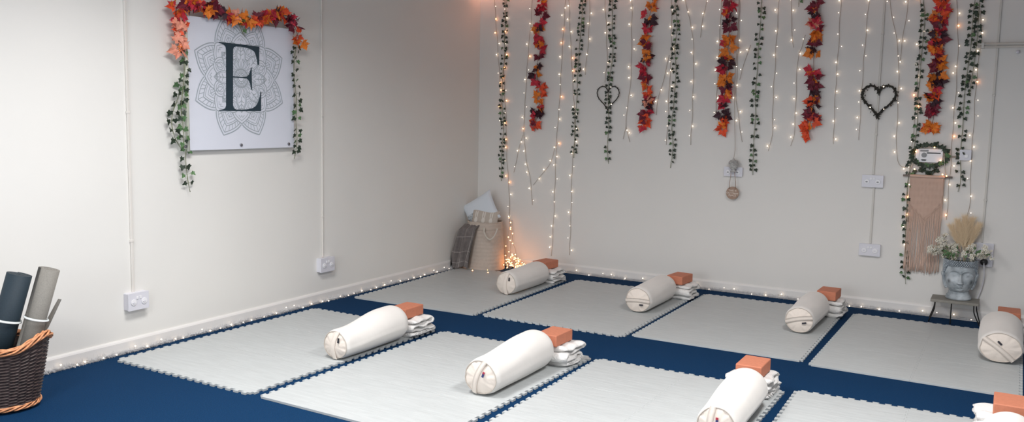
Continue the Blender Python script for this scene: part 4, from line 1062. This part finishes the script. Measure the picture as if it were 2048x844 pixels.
def cushion(name, label, c, ax, ay, an, w, h, t, mt, cat='cushion'):
    root = thing(name, label, cat, c); 
    def f(u, v, s):
        x = 2*u-1; y = 2*v-1
        k = (1-x**4)**.5*(1-y**4)**.5 if abs(x) < 1 and abs(y) < 1 else 0
        pin = 1-.07*(1-x*x)*(y*y)*1.0; pin2 = 1-.07*(1-y*y)*(x*x)
        return c+ax*(x*w/2*pin2)+ay*(y*h/2*pin)+an*(s*t/2*k)
    b = MB(); b.grid(lambda u, v: f(u, v, 1), 26, 26); b.grid(lambda u, v: f(1-u, v, -1), 26, 26); b.build('cushion_cover', mt, root)
    return root, f
cc = Vector((.205, -.252, .600)); r1 = math.radians(-33)
axv = Vector((math.cos(r1)*.95, .30*math.cos(r1), math.sin(-r1)*1.0)); axv = Vector((.84, .12, .53)).normalized(); nv = Vector((.15, -.93, .33)).normalized(); ayv = nv.cross(axv).normalized(); ayv = -ayv if ayv.z < 0 else ayv
root, f = cushion('white_cushion', 'pale blue white cushion tilted on its corner at the top of the storage basket', cc, axv, ayv, nv, .38, .34, .11, M_cushw)
b = MB(); b.grid(lambda u, v: f(.02+.30*u, .04+.50*v, 1)+nv*.003, 8, 10); b.build('sequin_patch', M_sequin, root)['label'] = 'silver sequinned patch'
cc = Vector((.283, -.40, .527)); axv = Vector((1, .10, -.03)).normalized(); nv = Vector((.08, -.95, .30)).normalized(); ayv = axv.cross(nv); ayv = -ayv if ayv.z < 0 else ayv; ayv.normalize()
cc.y = -.30
root, f = cushion('taupe_cushion', 'taupe cushion printed with cream rabbits lying across the basket rim', cc, axv, ayv, nv, .315, .20, .08, M_cushg)
for k in range(3):
    b = MB(); cx_ = .22+.28*k
    def onc(x, y): return f(cx_+x, .52+y, 1)+nv*.002
    for ox, oy, rx_, ry_ in ((0, -.12, .065, .16), (-.035, .20, .022, .20), (.035, .20, .022, .20), (0, -.36, .075, .12)):
        b.grid(lambda u, v: onc(ox+rx_*u*math.cos(2*PI*v), max(-.48, min(.44, oy+ry_*u*math.sin(2*PI*v)))), 4, 14, cv=True)
    b.build('rabbit_print', M_bunny, root)
# grey throw draped over the left of the basket
root = thing('grey_throw', 'dark grey checked throw draped over the left side of the storage basket', 'throw', (.12, -.42, 0))
def throw(u, v, o=0.):
    # v: top to bottom; u: across
    px = (923+32*u)*(1-v)+(898+40*u)*v; py = 449+ (84+4*u)*v + 3*math.sin(u*6)*(v)
    yy = BC.y-.205-.035*v-.02
    q = wp(px, py, 'B', yy); fold = .022+.020*math.sin(u*13+v*2.2)*(.4+.6*v)+.008*math.sin(u*29-v*4)
    q = q+Vector((0, -fold-o, 0))
    if v < .10: q.y += (1-v/.10)*.09
    q.x = max(q.x, .025); q.z = max(q.z, .004); return q
b = MB(); b.grid(lambda u, v: throw(u, v), 46, 46); b.grid(lambda u, v: throw(1-u, v, -.012), 46, 46)
b.build('cloth', M_throw, root)
b = MB()
for v0 in (.27, .62, .86): b.grid(lambda u, v: throw(u, v0+.016*v, .0016), 46, 3)
for u0 in (.5, .82): b.grid(lambda u, v: throw(u0+.03*u, v, .0016), 3, 46)
b.build('check_stripes', M_throwl, root)['label'] = 'pale check stripes'
b = MB()
for k in range(26):
    p = throw((k+.5)/26, 1); b.tube([p+Vector((0, 0, .012)), p+Vector((rnd(-.006, .006), -.006, .002))], .002, 4)
b.build('fringe', M_throw, root)

# ------------------------------------------------------------------ wicker basket with rolled mats
WC = wp(-6, 812, 'F', 0); HW = .365
root = thing('wicker_basket', 'dark wicker basket with tan willow rim and base at the left edge', 'basket', (WC.x, WC.y, 0))
VX = RT.copy(); VX.z = 0; VX.normalize(); VY = Vector((-VX.y, VX.x, 0))
def rimz(a): return .055*max(0, math.cos(2*a))**1.5*(1 if True else 0)
def wk(u, a, off=0):
    R_ = .195+.062*u; z = .012+(HW-.03)*u+rimz(a)*u**3; rr = R_+off
    return WC+VX*(rr*1.06*math.cos(a))+VY*(rr*.88*math.sin(a))+Vector((0, 0, z))
b = MB(); NS = 30
def weave(u, v):
    a = 2*PI*v; row = u*40; w_ = math.sin(a*NS/2+PI*math.floor(row)); pr = math.sin(PI*(row-math.floor(row)))
    return wk(u, a, .0045*w_*pr**.6+.003*pr)
nr = 40*4+1
b.grid(lambda u, v: weave(min(u, .99999), v), nr, 240, cv=True)
b.grid(lambda u, v: wk(1-u, 2*PI*v, -.012), 6, 48, cv=True)
b.add([wk(0.02, 2*PI*k/48) for k in range(48)], [tuple(range(48))])
b.build('woven_side', M_wick, root)
def braid(u, rad, n, turns, thick, nm, zo=0):
    b = MB()
    for s in range(n):
        pts = []
        for k in range(220):
            a = 2*PI*k/220; ph = a*turns+2*PI*s/n+.45*math.sin(a*7+s*1.9); c = wk(u, a, rad*math.cos(ph)); c.z += rad*.9*math.sin(ph)+zo; c.z = max(c.z, thick+.001); pts.append(c)
        b.tube(pts, thick, 6, closed=True)
    return b.build(nm, M_willow, root)
braid(1.0, .017, 9, 3, .0058, 'willow_rim', .004); braid(0.03, .012, 7, 4, .0052, 'willow_base', .006)
def rolled(name, label, ptop, pbot, r, mt, seed, flap=False):
    root = thing(name, label, 'rolled mat', pbot, 'rolled mats in the wicker basket'); ax = (ptop-pbot); L = ax.length; ax.normalize(); a = ax.orthogonal().normalized(); c = ax.cross(a)
    turns = 3.2; N = 150; th = r/turns*.86; b = MB(); prof = []
    def sp(t, o): an = seed+2*PI*turns*t; rr = .012+(r-.012)*t+o; return rr, an
    for k in range(N+1): prof.append(sp(k/N, 0))
    inner = [sp(k/N, -th) for k in range(N+1)]
    vs = []
    for h in (0, L):
        for rr, an in prof: vs.append(pbot+ax*h+a*(rr*math.cos(an))+c*(rr*math.sin(an)))
        for rr, an in inner: rr = max(.003, rr); vs.append(pbot+ax*h+a*(rr*math.cos(an))+c*(rr*math.sin(an)))
    n1 = N+1; fs = []
    for k in range(N):
        fs.append((k, k+1, 2*n1+k+1, 2*n1+k)); fs.append((n1+k+1, n1+k, 3*n1+k, 3*n1+k+1))
        fs.append((k+1, k, n1+k, n1+k+1)); fs.append((2*n1+k, 2*n1+k+1, 3*n1+k+1, 3*n1+k))
    fs.append((N, 2*n1+N, 3*n1+N, n1+N)); b.add(vs, fs); b.build('rolled_sheet', mt, root)
    b = MB(); b.grid(lambda u, v: pbot+ax*(L*.565+.012*u*1.0)+(a*math.cos(2*PI*v)+c*math.sin(2*PI*v))*(r*1.004+.0015), 2, 48, cv=True)
    b.tube([pbot+ax*(L*.57)+(a*math.cos(2*PI*k/48)+c*math.sin(2*PI*k/48))*(r+.0025) for k in range(48)], .0045, 6, closed=True); b.build('elastic_band', M_band, root)
    return root
Dw = (WC-CAM).dot(FW)
def dpd(px, py, D): return dp(px, py, D)
rolled('rolled_yoga_mat', 'rolled dark navy mat with white band standing in the wicker basket', dpd(37, 548, Dw+.02), dpd(-22, 762, Dw+.0), .073, M_yogab, .6)
rolled('rolled_yoga_mat', 'rolled grey mat with white band leaning right in the wicker basket', dpd(100, 538, Dw+.06), dpd(36, 768, Dw+.05), .058, M_yogag, 2.2)
# loose corner of a third sheet behind the grey roll
A_, B2, C2, D2 = dpd(116, 598, Dw+.13), dpd(122, 599, Dw+.135), dpd(96, 655, Dw+.12), dpd(60, 700, Dw+.10)
tag_o = MB(); ps = [A_, B2, C2, D2]
offv = FW*.006; tag_o.add(ps+[p+offv for p in ps], [(0, 1, 2, 3), (7, 6, 5, 4), (0, 4, 5, 1), (1, 5, 6, 2), (2, 6, 7, 3), (3, 7, 4, 0)])
tag(tag_o.build('folded_mat_sheet', M_yogag, smooth=False, origin=D2), 'thin grey sheet corner poking out behind the grey rolled mat', 'mat')

# ------------------------------------------------------------------ autumn garland and ivy on the sign
GS = 'garlands on the letter sign'
ss = [(0, 'peach'), (.03, 'peach'), (.06, 'peach'), (.10, 'red'), (.12, 'peach'), (.15, 'crimson'), (.18, 'red'), (.20, 'crimson'), (.23, 'burgundy'), (.26, 'crimson'), (.27, 'red'), (.30, 'burgundy'), (.33, 'orange'), (.35, 'orange'), (.37, 'burgundy'), (.39, 'burgundy'), (.42, 'burgundy'), (.45, 'dark'), (.48, 'crimson'),
      (.51, 'orange'), (.53, 'peach'), (.56, 'green'), (.58, 'orange'), (.60, 'orange'), (.63, 'burgundy'), (.655, 'red'), (.68, 'red'), (.70, 'crimson'), (.73, 'red'), (.75, 'orange'), (.77, 'dark'), (.80, 'orange'), (.825, 'red'), (.85, 'crimson'), (.88, 'dark'), (.90, 'burgundy'), (.94, 'burgundy'), (.975, 'red'), (1, 'orange')]
maple_strand('thick autumn leaf garland draped over the top of the letter sign', [(354,96),(360,66),(356,40),(352,18),(372,4),(398,6),(416,16),(440,24),(466,28),(486,34),(510,36),(536,34),(560,30),(580,34),(590,56),(598,80)], ss, 'L', .064, None, .075)
ivy_strand('ivy strand along the left edge of the letter sign', [(368,102),(368,140),(366,180),(362,220),(366,260),(368,296)], 'L', .032, .040, .028, .45, .075, GS)
ivy_strand('loose outer ivy strand looping out left of the letter sign', [(362,170),(354,200),(346,222),(344,248),(350,276),(362,298)], 'L', .036, .062, .034, .5, .03, GS)
ivy_strand('ivy strand dangling below the lower left corner of the letter sign', [(372,300),(370,320),(373,340),(376,360),(380,384)], 'L', .034, .052, .042, .4, .03, GS)
ivy_strand('ivy strand hanging down the right edge of the letter sign', [(592,94),(588,120),(588,150),(592,190),(592,240),(594,280),(588,318)], 'L', .032, .045, .034, .3, .07, GS)
ivy_strand('short ivy sprig drooping over the top middle of the letter sign', [(474,44),(482,58),(490,74)], 'L', .028, .040, .028, .3, .07, GS)

sc.view_settings.view_transform = 'Standard'; sc.view_settings.look = 'None'; sc.view_settings.gamma = 1
sc.view_settings.use_curve_mapping = False; sc.view_settings.exposure = 0.0
sc.cycles.use_denoising = True
